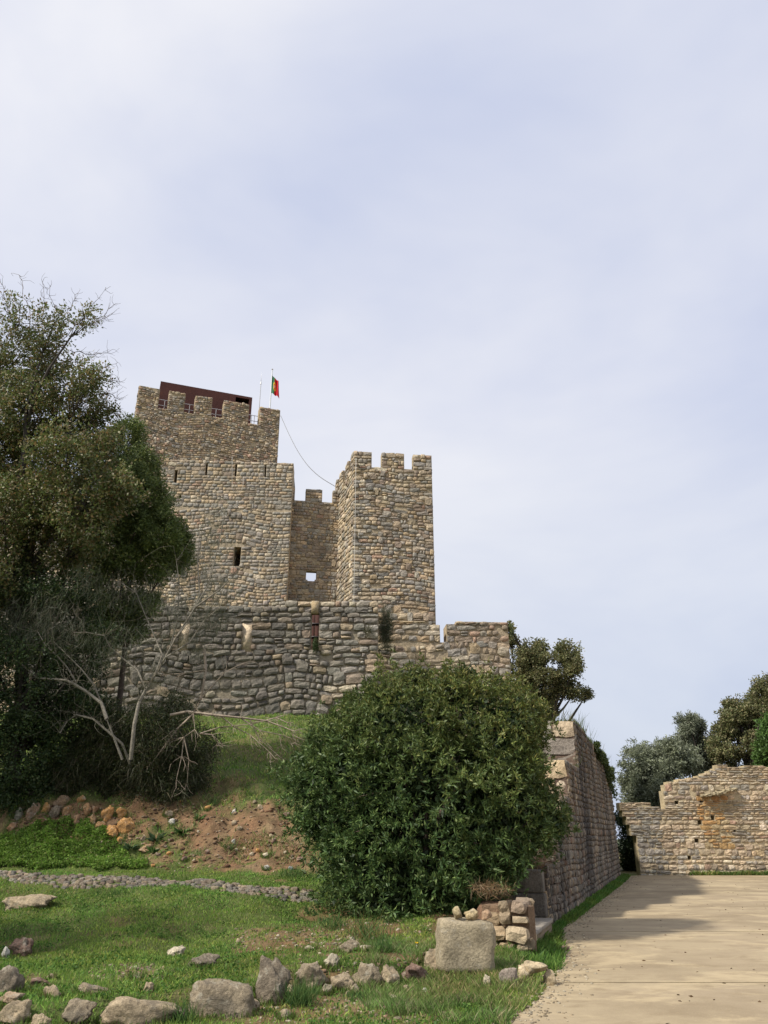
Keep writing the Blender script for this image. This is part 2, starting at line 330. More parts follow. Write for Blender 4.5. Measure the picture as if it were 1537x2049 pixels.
def lay(face, us, vs_, filled, W, H, wfn, prot=.05, depth=.16, through=None, thick=.5, skip=.01, mess=1.0, gap=.02, boxy=.25):
    """lay rubble courses; returns list of stones (centre, ux, uz, rot, size, colour)"""
    S = []
    for j in range(len(vs_) - 1):
        v0, v1 = vs_[j], vs_[j + 1]; vm = (v0 + v1) / 2
        spans = []; cur = None
        for i in range(len(us) - 1):
            if filled((us[i] + us[i + 1]) / 2, vm):
                if cur is None: cur = us[i]
                end = us[i + 1]
            elif cur is not None: spans.append((cur, end)); cur = None
        if cur is not None: spans.append((cur, end))
        n = max(1, round((v1 - v0) / H)); hs = [rnd.uniform(.72, 1.3) for _ in range(n)]; t = sum(hs); hs = [h * (v1 - v0) / t for h in hs]
        v = v0
        for h in hs:
            for (a, b) in spans:
                u = a
                while u < b - .02:
                    w = W * math.exp(rnd.gauss(0, .42)); w = max(.55 * H, min(w, 2.4 * W))
                    if b - u - w < .5 * W: w = b - u
                    if w > 2.2 * W: w /= 2
                    big_ = v1 - v0 > 1.3; nzf = lambda q: mnoise.noise((q * .42, v * .22, 3.3 + W)); wav = nzf(u + w / 2) * H * 1.5 * mess if big_ else mnoise.noise((u * .6, v * .9, 3.3)) * H * .3 * mess; slo = math.degrees(math.atan2((nzf(u + w) - nzf(u)) * H * 1.5 * mess, w)) if big_ else 0; dbl = big_ and rnd.random() < .07 and v + 1.7 * h < v1 and w > .8 * h
                    subs = [(v, h)]
                    if rnd.random() < .13 * mess and h > .9 * H and w < 1.3 * W: 
                        k = rnd.uniform(.35, .65); subs = [(v, h * k), (v + h * k, h * (1 - k))]
                    for (sv, sh) in subs:
                        if rnd.random() < skip: continue
                        thr = through is not None and vm > through
                        d = (thick + .06) if thr else depth * rnd.uniform(.8, 1.2)
                        pr = prot * rnd.uniform(.2, 1.35) + (.035 if dbl else 0)
                        edge_v = (v1 - (sv + sh) < .02 and not filled((u + w / 2), v1 + .02))
                        hh = sh * (rnd.uniform(.9, 1.12) if not edge_v else rnd.uniform(.85, 1.35))
                        ww = max(.04, w - gap + rnd.uniform(-.01, .015) * mess)
                        if dbl: hh *= 1.62; sh *= 1.62; ww = min(ww, W * 1.1)
                        c = face.pt(u + w / 2, sv + sh / 2 + (0 if (v1 - v0) < .3 else wav * (0 if edge_v else 1)), pr - d / 2)
                        S.append((c, face, ww, max(.03, hh - gap), d, rnd.gauss(0, 3.0 * mess) - slo, wfn(u + w / 2, sv + sh / 2), (rnd.randrange(10) if rnd.random() > boxy else rnd.randrange(10, NT)) + (NT if thr or d > .24 else 0)))
                    u += w
            v += h
    return S
MAXP = 300
def place_stones(root, S, name='stone', maxp=MAXP, restname='stone_facing', tme=None, mat=None):
    tme = tme or TME
    """the ones that show largest as single parts, the others joined"""
    def size(s):
        p = s[0]; px, py = proj(*p); vis = (-20 < px < 1557) and (-20 < py < 2069)
        cosv = abs(np.dot(s[1].n, p - np.array([0, 0, CAMZ]))) / np.linalg.norm(p)
        return (s[2] * s[3] * cosv / (p[1] ** 2)) * (1 if vis else .001)
    S = sorted(S, key=size, reverse=True)
    loc = np.array(root.location)
    for s in S[:maxp]:
        c, f, w, h, d, rot, col, ti = s
        o = bpy.data.objects.new(name, tme[ti]); C.objects.link(o); o.parent = root
        rr = Matrix.Rotation(R(rot), 3, 'Y')
        B = Matrix(((f.u[0], -f.n[0], 0), (f.u[1], -f.n[1], 0), (0, 0, 1))) @ rr
        m = B.to_4x4() @ Matrix.Diagonal((w, d, h, 1)); m.translation = Vector(c - loc)
        o.matrix_basis = m; o.color = (*col, 1)
    rest = S[maxp:]
    if rest:
        Vs, Fs, Cs, n = [], [], [], 0
        for c, f, w, h, d, rot, col, ti in rest:
            v, q = TPL[ti]; a = R(rot); x = v[:, 0] * w; y = v[:, 1] * d; z = v[:, 2] * h
            xr = x * math.cos(a) + z * math.sin(a); zr = -x * math.sin(a) + z * math.cos(a)
            Vs.append(c + xr[:, None] * f.u - y[:, None] * f.n + zr[:, None] * np.array([0, 0, 1.])); Fs.append(q + n); n += len(v)
            Cs.append(np.tile(col, (len(v), 1)))
        o = mesh_np(restname, np.concatenate(Vs), np.concatenate(Fs), np.concatenate(Cs), mat or m_stone, root); o['kind'] = 'stuff'
MORT = (.34, .265, .17)
def mk(root, name, vf, mat, col=MORT, **k):
    
    return mesh_np(name, vf[0], vf[1], np.tile(col, (len(vf[0]), 1)), mat, root, **k)
def body(root, pts, z0, z1, name='wall_core'):
    """closed prism on a footprint (anticlockwise)"""
    n = len(pts); V = [(x, y, z0) for x, y in pts] + [(x, y, z1) for x, y in pts]
    me = bpy.data.meshes.new(name); loc = root.location
    me.from_pydata([Vector(v) - loc for v in V], [], [tuple(range(n - 1, -1, -1)), tuple(range(n, 2 * n))] + [(i, (i + 1) % n, n + (i + 1) % n, n + i) for i in range(n)])
    me.materials.append(m_body); o = bpy.data.objects.new(name, me); C.objects.link(o); o.parent = root; return o
def dim(k, w): return tuple(q * k for q in pick(w))
def breaks(*a): return sorted(set(round(x, 4) for x in a))
def wn_(u, v, s=.5, k=0): return mnoise.noise((u * s + k, v * s, k * 1.7))

# ================================================================== GROUND
def axis_pts(fine0, fine1, step, lim0, lim1):
    a = list(np.arange(fine0, fine1, step)); x = fine0; s = step; lo = []
    while x > lim0: s *= 1.25; x -= s; lo.append(x)
    x = a[-1]; s = step; hi = []
    while x < lim1: s *= 1.25; x += s; hi.append(x)
    return np.array(lo[::-1] + a + hi)
gx = axis_pts(-11, 11, .085, -600, 600); gy = axis_pts(6.5, 32, .085, -300, 900)
GX, GY = np.meshgrid(gx, gy); GZ = height(GX, GY)
# where bare soil shows (authored against the view, stored as a map of the ground)
SOIL = [(470, 1672, 165, 62, 1.0), (560, 1700, 80, 50, 1.0), (170, 1650, 170, 45, .95), (300, 1620, 80, 40, .9), (560, 1885, 100, 26, .8), (640, 1960, 120, 26, .75),
        (760, 1905, 120, 26, .7), (620, 2020, 150, 26, .75), (275, 1945, 40, 18, .5), (830, 2030, 120, 26, .6), (60, 1960, 45, 14, .5), (600, 1720, 60, 30, .9), (420, 1590, 70, 40, .55), (540, 1500, 90, 26, .3),
        (480, 2010, 60, 12, .35), (700, 2000, 160, 22, .85), (560, 2040, 120, 18, .7), (250, 2060, 120, 16, .6), (1000, 1780, 90, 110, 1.0), (1075, 1720, 40, 26, .8), (920, 1850, 60, 50, .9), (700, 1850, 100, 40, .8), (240, 1815, 60, 7, .3), (180, 1870, 40, 9, .3)]
def soil_at(x, y, z):
    f = y * CT + (z - CAMZ) * ST; f = np.where(f < 1, 1, f); u = -y * ST + (z - CAMZ) * CT
    px = 768.5 + F * x / f; py = 1024.5 - F * u / f
    s = np.zeros_like(px); w = (fbm(x, y, 1.7) - .5) * 1.8 + (vnoise(x, y, 7) - .5) * .9
    for cx, cy, rx, ry, a in SOIL:
        d = np.hypot((px - cx) / rx, (py - cy) / ry); s = np.maximum(s, a * (1 - sstep(.7, 1.25, d + w * .6)))
    s = np.maximum(s, sstep(.60, .72, fbm(x + 40, y, .9)) * .35)
    return np.clip(s * (.72 + .4 * vnoise(x, y, 11)), 0, 1)
SO = soil_at(GX, GY, GZ)
SO = np.where((GX > edge(GY)), .3, SO)
nr = fbm(GX + 9, GY + 3, 2.2)[..., None]
sp_ = vnoise(GX, GY, 8)[..., None]; soilc = (np.array([.19, .09, .045]) * (1 - nr) * 1.1 + np.array([.26, .18, .105]) * nr) * (.62 + .7 * sp_)
grc = np.array([.095, .115, .034]) * (.8 + .5 * nr)
col = grc * (1 - SO[..., None]) + soilc * SO[..., None]
far_ = sstep(60, 150, np.hypot(GX, GY))[..., None]; col = col * (1 - far_) + np.array([.07, .09, .04]) * far_
ny, nx = GX.shape; idx = np.arange(nx * ny).reshape(ny, nx)
Fq = np.stack([idx[:-1, :-1], idx[:-1, 1:], idx[1:, 1:], idx[1:, :-1]], -1).reshape(-1, 4)
g = mesh_np('ground', np.stack([GX, GY, GZ], -1).reshape(-1, 3), Fq, col.reshape(-1, 3), m_ground, smooth=True); g['kind'] = 'structure'

# pavement in cast bays with open joints
pav = bpy.data.objects.new('pavement', None); C.objects.link(pav); pav['kind'] = 'structure'
JY = [-12, -5, .6, 5.4, 10.2, 15.1, 19.9, 24.7, 29.5, 34.15]
for a, b in zip(JY[:-1], JY[1:]):
    ys = np.linspace(a + .03, b - .03, 60 if a > 4 else 6); V = []
    lx = edge(ys) + (fbm(ys * 3, ys, 2.1) - .5) * .16 * (ys > 5)
    top = [(x, y, .02) for x, y in zip(lx, ys)] + [(42, y, .02) for y in ys[::-1]]
    n = len(top); V = top + [(x, y, -.12) for x, y, z in top]
    me = bpy.data.meshes.new('slab'); me.from_pydata(V, [], [tuple(range(n - 1, -1, -1)), tuple(range(n, 2 * n))] + [(i, (i + 1) % n, n + (i + 1) % n, n + i) for i in range(n)])
    me.materials.append(m_pave); o = bpy.data.objects.new('slab', me); C.objects.link(o); o.parent = pav; white(me)
    bm_fix = me; bm_fix.flip_normals()

# cobbled track across the lawn
trk = [hit(px, py) for px, py in ((-120, 1752), (-20, 1752), (60, 1756), (160, 1762), (260, 1764), (350, 1768), (430, 1772), (500, 1780), (560, 1786), (640, 1797))]
Vs, Fs, Cs, n = [], [], [], 0
tx = [p.x for p in trk]; ty = [p.y for p in trk]
PATH = lambda x: np.interp(x, tx, ty)
PW = lambda x: np.interp(x, [-9, -3, 0], [.37, .32, .20])
x = tx[0]
while x < tx[-1]:
    r_ = -PW(x)
    while r_ < PW(x):
        if rnd.random() < .06: r_ += .1; continue
        xx = x + rnd.uniform(-.04, .04); yy = float(PATH(x)) + r_ + rnd.uniform(-.03, .03); zz = gh(xx, yy)
        v, q = TPL[rnd.randrange(10)]; s1, s2 = rnd.uniform(.08, .14), rnd.uniform(.06, .10)
        Vs.append(np.stack([xx + v[:, 0] * s1, yy + v[:, 2] * s2, zz + .0 - (v[:, 1]) * .07 + rnd.uniform(-.015, .012)], -1)); Fs.append(q[:, ::-1] + n); n += len(v)
        c = tuple(.66 * q for q in pick({'grey': 4, 'tan': 2, 'brown': 4, 'dark': 2})); Cs.append(np.tile(c, (len(v), 1))); r_ += .10
    x += .115
pth = mesh_np('cobbled_path', np.concatenate(Vs), np.concatenate(Fs), np.concatenate(Cs), m_rock); pth['kind'] = 'structure'
pth['label'] = 'narrow cobbled track crossing the lawn'

# ================================================================== CASTLE
# -- keep (highest tower, turned away to the right)
def corner(px, Y): p = P(px, 900, Y); return p.x, p.y
K0 = P(275, 800, 41.); az = R(70)
Kf = Face(K0.x, K0.y, K0.x + 8 * math.sin(az), K0.y + 8 * math.cos(az))
uR = Kf.uv(560, 840)[0]
def U(f, px, py): return f.uv(px, py)[0]
def Z(f, px, py): return f.uv(px, py)[1]
keep = thing('castle_keep', 'tallest square stone keep with five merlons and a rusty steel box on its roof', 'castle keep', (K0.x, K0.y, 6))
zc = Z(Kf, 435, 836); zt = Z(Kf, 352, 784)
mer = [(0, U(Kf, 318, 800)), (U(Kf, 337, 800), U(Kf, 370, 805)), (U(Kf, 390, 810), U(Kf, 424, 815)), (U(Kf, 447, 820), U(Kf, 498, 825)), (U(Kf, 519, 835), uR)]
zb = 14.0
us = breaks(0, uR, *[q for m_ in mer for q in m_]); vs2 = breaks(zb, zc, zt)
kfill = lambda u, v: 0 < u < uR and (zb < v < zc or (zc < v < zt and any(a < u < b for a, b in mer)))
def kcol(u, v):
    t = wn_(u, v, .45, 1); 
    return pick({'tan': 3.2 + 3 * max(t, 0), 'grey': 2.2, 'ochre': 2.2 + 4 * max(t, 0), 'red': 1.5, 'brown': 1.8 + 3 * max(-t, 0), 'dark': .7, 'pale': .5})
mk(keep, 'wall', solid(Kf, us, vs2, kfill, .6, .02), m_mortar, (.44, .35, .225))
St = lay(Kf, us, vs2, kfill, .225, .15, kcol, prot=.035, depth=.12, through=zc, thick=.6, skip=.03, mess=1.5)
sideA = np.array([-math.sin(R(20)), math.cos(R(20))])
# left flank of the keep
Ks = Face(K0.x + sideA[0] * 9, K0.y + sideA[1] * 9, K0.x - .0, K0.y)
kus = breaks(0, Ks.len, 7.9, 6.9, 5.4, 4.4, 2.9, 1.9); kf2 = lambda u, v: 0 < u < Ks.len and (zb < v < zc or (zc < v < zt and any(a < u < b for a, b in ((0, 1.9), (2.9, 4.4), (5.4, 6.9), (7.9, Ks.len)))))
mk(keep, 'wall', solid(Ks, kus, vs2, kf2, .55, .03), m_mortar, (.36, .27, .15))
St += lay(Ks, kus, breaks(zc - 5, zc, zt), kf2, .34, .17, kcol, prot=.03, depth=.14, through=zc, thick=.55, mess=1.2)
fu, fn = Kf.u, Kf.n
bp_ = [Kf.pt(.1, 0, -.6), Kf.pt(uR - .1, 0, -.6), Kf.pt(uR - .1, 0, -8.5), Kf.pt(.1, 0, -8.5)]
body(keep, [(p[0], p[1]) for p in bp_], zb, zc - .9)
Kr = Face(*Kf.pt(uR, 0)[:2], *(Kf.pt(uR, 0, -8.6)[:2]))
Kr.n = Kf.u.copy()
mk(keep, 'wall', solid(Kr, breaks(0.6, 8.6, 2, 3, 4.5, 5.5, 7), vs2, lambda u, v: v < zc or int(u * .8) % 2 == 0, .5, .0), m_body)
place_stones(keep, St)
# -- rusty steel pavilion on the keep roof
bz0, bz1 = zc - .9, 0
Bf = Face(*Kf.pt(0, 0, -1.6)[:2], *Kf.pt(8, 0, -1.6)[:2])
b0, bz1 = Bf.uv(322, 762); b1, bzb = Bf.uv(505, 796); bz1 = (bz1 + bzb) / 2
pav2 = thing('steel_pavilion', 'long rust brown steel box standing on the roof of the keep', 'pavilion', tuple(Bf.pt(b0, bz0)))
wu0, wz1 = Bf.uv(472, 794); wu1, wz0 = Bf.uv(498, 808); wz0 = Z(Bf, 485, 806)
pf = lambda u, v: b0 < u < b1 and bz0 < v < bz1 and not (wu0 < u < wu1 and wz0 < v < wz1)
mk(pav2, 'front_panel', solid(Bf, breaks(b0, wu0, wu1, b1), breaks(bz0, wz0, wz1, bz1), pf, .08), m_corten, (.085, .033, .026))
v, f = box_vf(Bf.pt((b0 + b1) / 2, (bz0 + bz1) / 2, -2.2), Bf.u * (b1 - b0) / 2 * .999, Bf.n * 2.1, np.array([0, 0, (bz1 - bz0) / 2 * .999]))
f2 = [a for a in f.tolist() if a != [2, 6, 7, 3]]
ins = thing; o = mk(pav2, 'shell', (v, np.array(f2)), m_corten, (.085, .033, .026))
v, f = box_vf(Bf.pt((wu0 + wu1) / 2, (wz0 + wz1) / 2, -.5), Bf.u * (wu1 - wu0) / 2 * .98, Bf.n * .02, np.array([0, 0, (wz1 - wz0) / 2]) * .98)
mk(pav2, 'window', (v, f), m_dark, (.012, .012, .014))
# -- railing behind the merlons
rail = thing('roof_railing', 'thin grey metal railing seen in the gaps between the keep merlons', 'railing', tuple(Kf.pt(.5, zc - .6, -.8)))
for dz in (1.15, .75):
    tube('rail', [Kf.pt(1.0, zc + dz - .1, -.8), Kf.pt(uR - .4, zc + dz - .1, -.8)], .022, m_metal, rail, 5).color = (.42, .42, .45, 1)
for pxx in (326, 378, 433, 506, 512):
    u_ = U(Kf, pxx, 830) + .05; tube('post', [Kf.pt(u_, zc - .6, -.8), Kf.pt(u_, zc + 1.07, -.8)], .022, m_metal, rail, 5).color = (.42, .42, .45, 1)
# -- antenna mast and flag
def px_on(face, px, py, out=0.):
    ff = Face(*face.pt(0, 0, out)[:2], *face.pt(8, 0, out)[:2]); u_, z_ = ff.uv(px, py); return ff.pt(u_, z_)
at = px_on(Kf, 516, 855, -1.2); top = px_on(Kf, 517, 768, -1.2)
ant = thing('antenna_mast', 'slim antenna mast with a white tip beside the steel box on the keep', 'antenna', (at[0], at[1], zc - .9))
tube('pole', [(at[0], at[1], zc - .9), (at[0], at[1], top[2])], [.035, .025], m_metal, ant, 6).color = (.5, .5, .53, 1)
tube('tip', [(at[0], at[1], top[2]), (at[0], at[1], top[2] + .18)], [.05, .045], m_metal, ant, 6).color = (.85, .85, .85, 1)
tube('whip', [(at[0], at[1], top[2] + .18), (at[0], at[1], top[2] + .9)], [.015, .006], m_metal, ant, 4).color = (.85, .85, .85, 1)
fp = px_on(Kf, 540, 820, -.9); ft = px_on(Kf, 541, 739, -.9)
fpo = thing('flagpole', 'white flagpole behind the right corner merlon of the keep', 'flagpole', (fp[0], fp[1], zc - .9))
tube('pole', [(fp[0], fp[1], zc - .9), (fp[0], fp[1], ft[2])], [.05, .035], m_metal, fpo, 8).color = (.72, .74, .74, 1)
tube('finial', [(fp[0], fp[1], ft[2]), (fp[0], fp[1], ft[2] + .06)], [.06, .04], m_metal, fpo, 8).color = (.25, .2, .15, 1)
# flag: hangs half folded from the hoist
fh = 1.33; fz = px_on(Kf, 541, 752, -.9)[2]; NU, NV = 26, 22
V = []; cl = []
green = (.035, .14, .06); redc = (.55, .02, .03); yel = (.75, .55, .04)
for j in range(NV + 1):
    for i in range(NU + 1):
        u_ = i / NU; v_ = j / NV
        xx = .03 + u_ * .46 + .08 * v_ * u_; sag = u_ * .55 + .10 * u_ * math.sin(v_ * 3)
        dep = .13 * math.sin(u_ * 12 + v_ * 1.5) * (.25 + u_) * .8
        V.append((fp[0] + xx, fp[1] - .05 + dep, fz - v_ * fh * (1 - .08 * u_) - sag * .85 + .02 * math.sin(u_ * 12)))
        d = math.hypot((u_ - .4) * 1.5, v_ - .5)
        c = green if u_ < .4 else redc
        if d < .25: c = yel
        if d < .15: c = (.55, .02, .03)
        if d < .09: c = (.75, .75, .75)
        cl.append(c)
ii = np.arange((NU + 1) * (NV + 1)).reshape(NV + 1, NU + 1)
fl_ = mesh_np('flag', V, np.stack([ii[:-1, :-1], ii[1:, :-1], ii[1:, 1:], ii[:-1, 1:]], -1).reshape(-1, 4), np.array(cl), m_cloth, smooth=True, loc=(fp[0], fp[1], fz))
tag(fl_, 'green and red flag with yellow emblem drooping from the pole on the keep', 'flag')
# lantern on the keep's left edge
lp = px_on(Kf, 260, 832, -2.5)
lan = thing('wall_lamp', 'small dark lamp bracket on the left edge of the keep', 'lamp', tuple(lp))
mk(lan, 'shade', tube_vf([(lp[0], lp[1], lp[2] + .12), (lp[0], lp[1], lp[2] - .06)], [.03, .17], 8), m_metal, (.04, .05, .055))
mk(lan, 'bracket', tube_vf([(lp[0], lp[1], lp[2] + .1), (lp[0] + .5, lp[1] + .05, lp[2] + .1)], [.02, .02], 5), m_metal, (.04, .05, .055))

# -- front mass below the keep
YA = 38.2
A1 = P(584, 1000, YA); Af = Face(P(100, 1000, YA - .9).x * 1.25, YA - 1.2, A1.x, A1.y)
aR = Af.len; za = Z(Af, 520, 925); zb = 5.8
low = thing('front_tower', 'broad weathered stone tower front with a dark arrow slit, below the keep', 'tower', (A1.x, A1.y, zb))
aL = U(Af, 325, 930); aM = U(Af, 345, 925)
su0, sz1 = Af.uv(469, 1094); su1, sz0 = Af.uv(480, 1133)
slots = [(U(Af, 349, 950), Z(Af, 352, 966), U(Af, 355, 950), Z(Af, 352, 940)), (U(Af, 411, 940), Z(Af, 411, 951), U(Af, 415, 940), Z(Af, 411, 927)),
         (U(Af, 470, 940), Z(Af, 470, 952), U(Af, 474, 940), Z(Af, 470, 928)), (U(Af, 530, 940), Z(Af, 530, 953), U(Af, 533, 940), Z(Af, 530, 930)), (U(Af, 359, 990), Z(Af, 360, 998), U(Af, 363, 990), Z(Af, 360, 990))]
zl = Z(Af, 200, 1010)
def afill(u, v):
    if not (0 < u < aR and zb < v < za): return False
    if u < aL and v > zl: return False
    if su0 < u < su1 and sz0 < v < sz1: return False
    return not any(a < u < c and b < v < d for a, b, c, d in slots)
us = breaks(0, aL, aR, su0, su1, *[q for s in slots for q in (s[0], s[2])]); vs2 = breaks(zb, za, zl, sz0, sz1, *[q for s in slots[:3] + slots[4:] for q in (s[1], s[3])])
# merge nearly equal levels
vv = [vs2[0]]
for q in vs2[1:]:
    if q - vv[-1] > .045 or q == za: vv.append(q)
vs2 = vv
def acol(u, v):
    t = wn_(u, v, .4, 2); low_ = max(0, (za - 5 - v) * .25)
    e = 3.5 if aR - u < .9 else 0
    return pick({'tan': 3.0 + 2 * max(t, 0) + low_ * 1.5, 'grey': 3.5 + e, 'bluegrey': 2.2 + 4 * max(-t, 0) + e, 'pale': .5 + low_ * .8, 'ochre': 1.0 + low_, 'brown': 1.0, 'red': .5, 'dark': .5})
mk(low, 'wall', solid(Af, us, vs2, afill, 1.2, .015), m_mortar, (.47, .38, .26))
St = lay(Af, us, vs2, afill, .285, .19, acol, prot=.022, depth=.12, skip=.012, mess=.9)
body(low, [tuple(Af.pt(.05, 0, -1.2)[:2]), tuple(Af.pt(aR - .02, 0, -1.2)[:2]), tuple(Af.pt(aR - .02, 0, -3.2)[:2]), tuple(Af.pt(.05, 0, -3.2)[:2])], zb, zl - .01)
body(low, [tuple(Af.pt(aL + .1, 0, -1.2)[:2]), tuple(Af.pt(aR - .03, 0, -1.2)[:2]), tuple(Af.pt(aR - .03, 0, -3.3)[:2]), tuple(Af.pt(aL + .1, 0, -3.3)[:2])], zb, za - .02)
place_stones(low, St)
# small stone blocks with light patches are part of the courses; loose wire loop on the face
wl_ = [Af.pt(*Af.uv(465, y), .08) for y in (915, 935, 960, 975)] + [Af.pt(*Af.uv(x, y), .08) for x, y in ((468, 985), (475, 988), (483, 984), (487, 970), (487, 955))]
tag(tube('hanging_cable', wl_, .012, m_metal, None, 4, loc=tuple(wl_[0])), 'pale cable hanging in a loop on the tower front below the keep', 'cable').color = (.45, .42, .36, 1)

# -- recessed curtain wall with the square opening
YB = 38.85
Cf = Face(P(560, 1000, YB).x, YB, P(690, 1000, YB + .6).x, YB + .6)
cz = Z(Cf, 640, 1004); ct = Z(Cf, 628, 979)
cm = [(0, U(Cf, 590, 990)), (U(Cf, 612, 990), U(Cf, 645, 990)), (U(Cf, 666, 990), Cf.len)]
hu0, hz1 = Cf.uv(613, 1142); hu1, hz0 = Cf.uv(633, 1163)
cfill = lambda u, v: 0 < u < Cf.len and (zb < v < cz or (cz < v < ct and any(a < u < b for a, b in cm))) and not (hu0 < u < hu1 and hz0 < v < hz1)
cur = thing('curtain_wall', 'recessed curtain wall with small square opening between the two towers', 'castle wall', tuple(Cf.pt(0, zb)))
us = breaks(0, Cf.len, hu0, hu1, *[q for m_ in cm[1:] for q in m_], cm[0][1]); vs2 = breaks(zb, cz, ct, hz0, hz1)
mk(cur, 'wall', solid(Cf, us, vs2, cfill, .35, .02), m_mortar, (.38, .30, .20))
ccol = lambda u, v: pick({'tan': 3, 'grey': 3, 'brown': 2.5, 'dark': 1, 'ochre': 1.2, 'red': .6})
place_stones(cur, lay(Cf, us, vs2, cfill, .26, .18, ccol, prot=.025, depth=.11, through=cz, thick=.35, mess=1.2))

# -- right tower
YT = 36.4
T0 = P(707, 1000, YT); T1 = P(866, 1000, YT + .5); Tf = Face(T0.x, T0.y, T1.x, T1.y)
tz = Z(Tf, 790, 937); tt = Z(Tf, 790, 907)
tm = [(0, U(Tf, 744, 920)), (U(Tf, 764, 920), U(Tf, 809, 920)), (U(Tf, 827, 920), Tf.len)]
tw = thing('corner_tower', 'right hand square stone tower with three merlons against the sky', 'tower', (T0.x, T0.y, zb))
tfill = lambda u, v: 0 < u < Tf.len and (zb < v < tz or (tz < v < tt and any(a < u < b for a, b in tm)))
us = breaks(0, Tf.len, *[q for m_ in tm for q in m_]); vs2 = breaks(zb, tz, tt)
def tcol(u, v):
    t = wn_(u, v, .5, 4)
    if u < .95 and v < tz - .3: return pick({'pale': 1.6, 'bluegrey': 3, 'tan': 2.4, 'red': .4, 'dark': .8})
    return pick({'tan': 3 + 2 * max(t, 0), 'grey': 3.4, 'bluegrey': 1.3, 'brown': 1.8, 'ochre': 1.2, 'red': .45, 'dark': .7 + 2 * max(-t, 0), 'pale': .35})
mk(tw, 'wall', solid(Tf, us, vs2, tfill, .5, .03), m_mortar, (.43, .35, .23))
St = lay(Tf, us, vs2, tfill, .32, .20, tcol, prot=.042, depth=.16, through=tz, thick=.5, skip=.02, mess=1.2)
d_ = np.array([-math.sin(R(17)), math.cos(R(17))]); LS = 4.2
Ts = Face(T0.x + d_[0] * LS, T0.y + d_[1] * LS, T0.x, T0.y)
tm2 = [(0, .55), (1.05, 1.75), (2.3, 3.0), (3.5, LS)]
tf2 = lambda u, v: 0 < u < Ts.len and (zb < v < tz or (tz < v < tt and any(a < u < b for a, b in tm2)))
mk(tw, 'wall', solid(Ts, breaks(*[q for m_ in tm2 for q in m_]), vs2, tf2, .45, .025), m_mortar, (.36, .28, .18))
St += lay(Ts, breaks(*[q for m_ in tm2 for q in m_]), vs2, tf2, .34, .2, lambda u, v: pick({'tan': 4, 'pale': 1.4, 'grey': 3, 'brown': 1.4}), prot=.035, depth=.14, through=tz, thick=.45)
body(tw, [tuple(Tf.pt(.2, 0, -.5)[:2]), tuple(Tf.pt(Tf.len - .01, 0, -.5)[:2]), tuple(Tf.pt(Tf.len - .01, 0, -LS)[:2]), tuple(Ts.pt(0.02, 0, -.46)[:2])], zb, tz - .8)
Tr = Face(*Tf.pt(Tf.len, 0, -.5)[:2], *Tf.pt(Tf.len, 0, -LS)[:2]); Tr.n = Tf.u.copy()
mk(tw, 'wall', solid(Tr, breaks(0, .7, 1.3, 2.1, 2.7, LS - .5), vs2, lambda u, v: v < tz or (.7 < u < 1.3) is False and (2.1 < u < 2.7) is False, .45, .0), m_body)
place_stones(tw, St)
# lightning wire on the corner and the slack line between the towers
lw = [Tf.pt(.1, z_, .14) for z_ in np.linspace(tz + .4, zb + 2, 12)]
tag(tube('lightning_wire', lw, .012, m_metal, None, 4, loc=tuple(lw[0])), 'pale wire running down the left corner of the right hand tower', 'wire').color = (.6, .57, .5, 1)
p0 = Kf.pt(*Kf.uv(562, 832)); p1 = px_on(Cf, 674, 974)
wire = []
for i in range(25):
    t = i / 24; px = 562 + 112 * t; py = 832 + 143 * t + 36 * math.sin(math.pi * t) * (1 - .15 * t); Yd = p0[1] * (1 - t) + p1[1] * t; wire.append(P(px - 4 * math.sin(math.pi * t), py - 8 * math.sin(math.pi * t), Yd))
tag(tube('slack_cable', wire, .02, m_metal, None, 4, loc=tuple(wire[0])), 'thin slack cable hanging from the keep down to the curtain wall', 'cable').color = (.16, .16, .16, 1)

# -- outer ruined wall
YL = 30.0
Lf = Face(P(60, 1300, YL - .2).x, YL - .2, P(757, 1300, YL + .1).x, YL + .1)
lz0 = 5.2; lz1 = Z(Lf, 600, 1203)
ow = thing('outer_wall', 'low ruined outer wall of big rough dark stones on the grass slope', 'stone wall', tuple(Lf.pt(Lf.len / 2, 5.6)))
def rect(f, x0, y0, x1, y1): a, d = f.uv(x0, y0); c, b = f.uv(x1, y1); return (a, b, c, d)
holes = [rect(Lf, 487, 1247, 501, 1300), rect(Lf, 361, 1255, 374, 1302), rect(Lf, 218, 1252, 230, 1300), rect(Lf, 624, 1226, 637, 1296)]
notch = rect(Lf, 624, 1190, 638, 1228)
lstep = U(Lf, 570, 1210)
def lfill(u, v):
    if not (0 < u < Lf.len and lz0 < v < lz1): return False
    if u < lstep and v > lz1 - .22 : return False
    return not any(a < u < c and b < v < d for a, b, c, d in holes)
hl = min(h[1] for h in holes[:3]); hh_ = max(h[3] for h in holes[:3])
holes = [(a, hl if i < 3 else b, c, hh_ if i < 3 else d) for i, (a, b, c, d) in enumerate(holes)]
us = breaks(0, Lf.len, lstep, *[q for h in holes for q in (h[0], h[2])]); vs2 = breaks(lz0, lz1, lz1 - .22, hl, hh_, holes[3][3])
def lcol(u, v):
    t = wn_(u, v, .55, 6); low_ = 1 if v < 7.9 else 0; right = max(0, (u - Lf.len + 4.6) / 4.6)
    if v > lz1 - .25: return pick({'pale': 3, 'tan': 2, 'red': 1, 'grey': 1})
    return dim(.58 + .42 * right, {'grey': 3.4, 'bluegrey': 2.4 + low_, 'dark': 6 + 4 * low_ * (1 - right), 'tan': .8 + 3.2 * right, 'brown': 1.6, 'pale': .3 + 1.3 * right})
mk(ow, 'wall', solid(Lf, us, vs2, lfill, .36, .05), m_mortar, (.33, .28, .205))
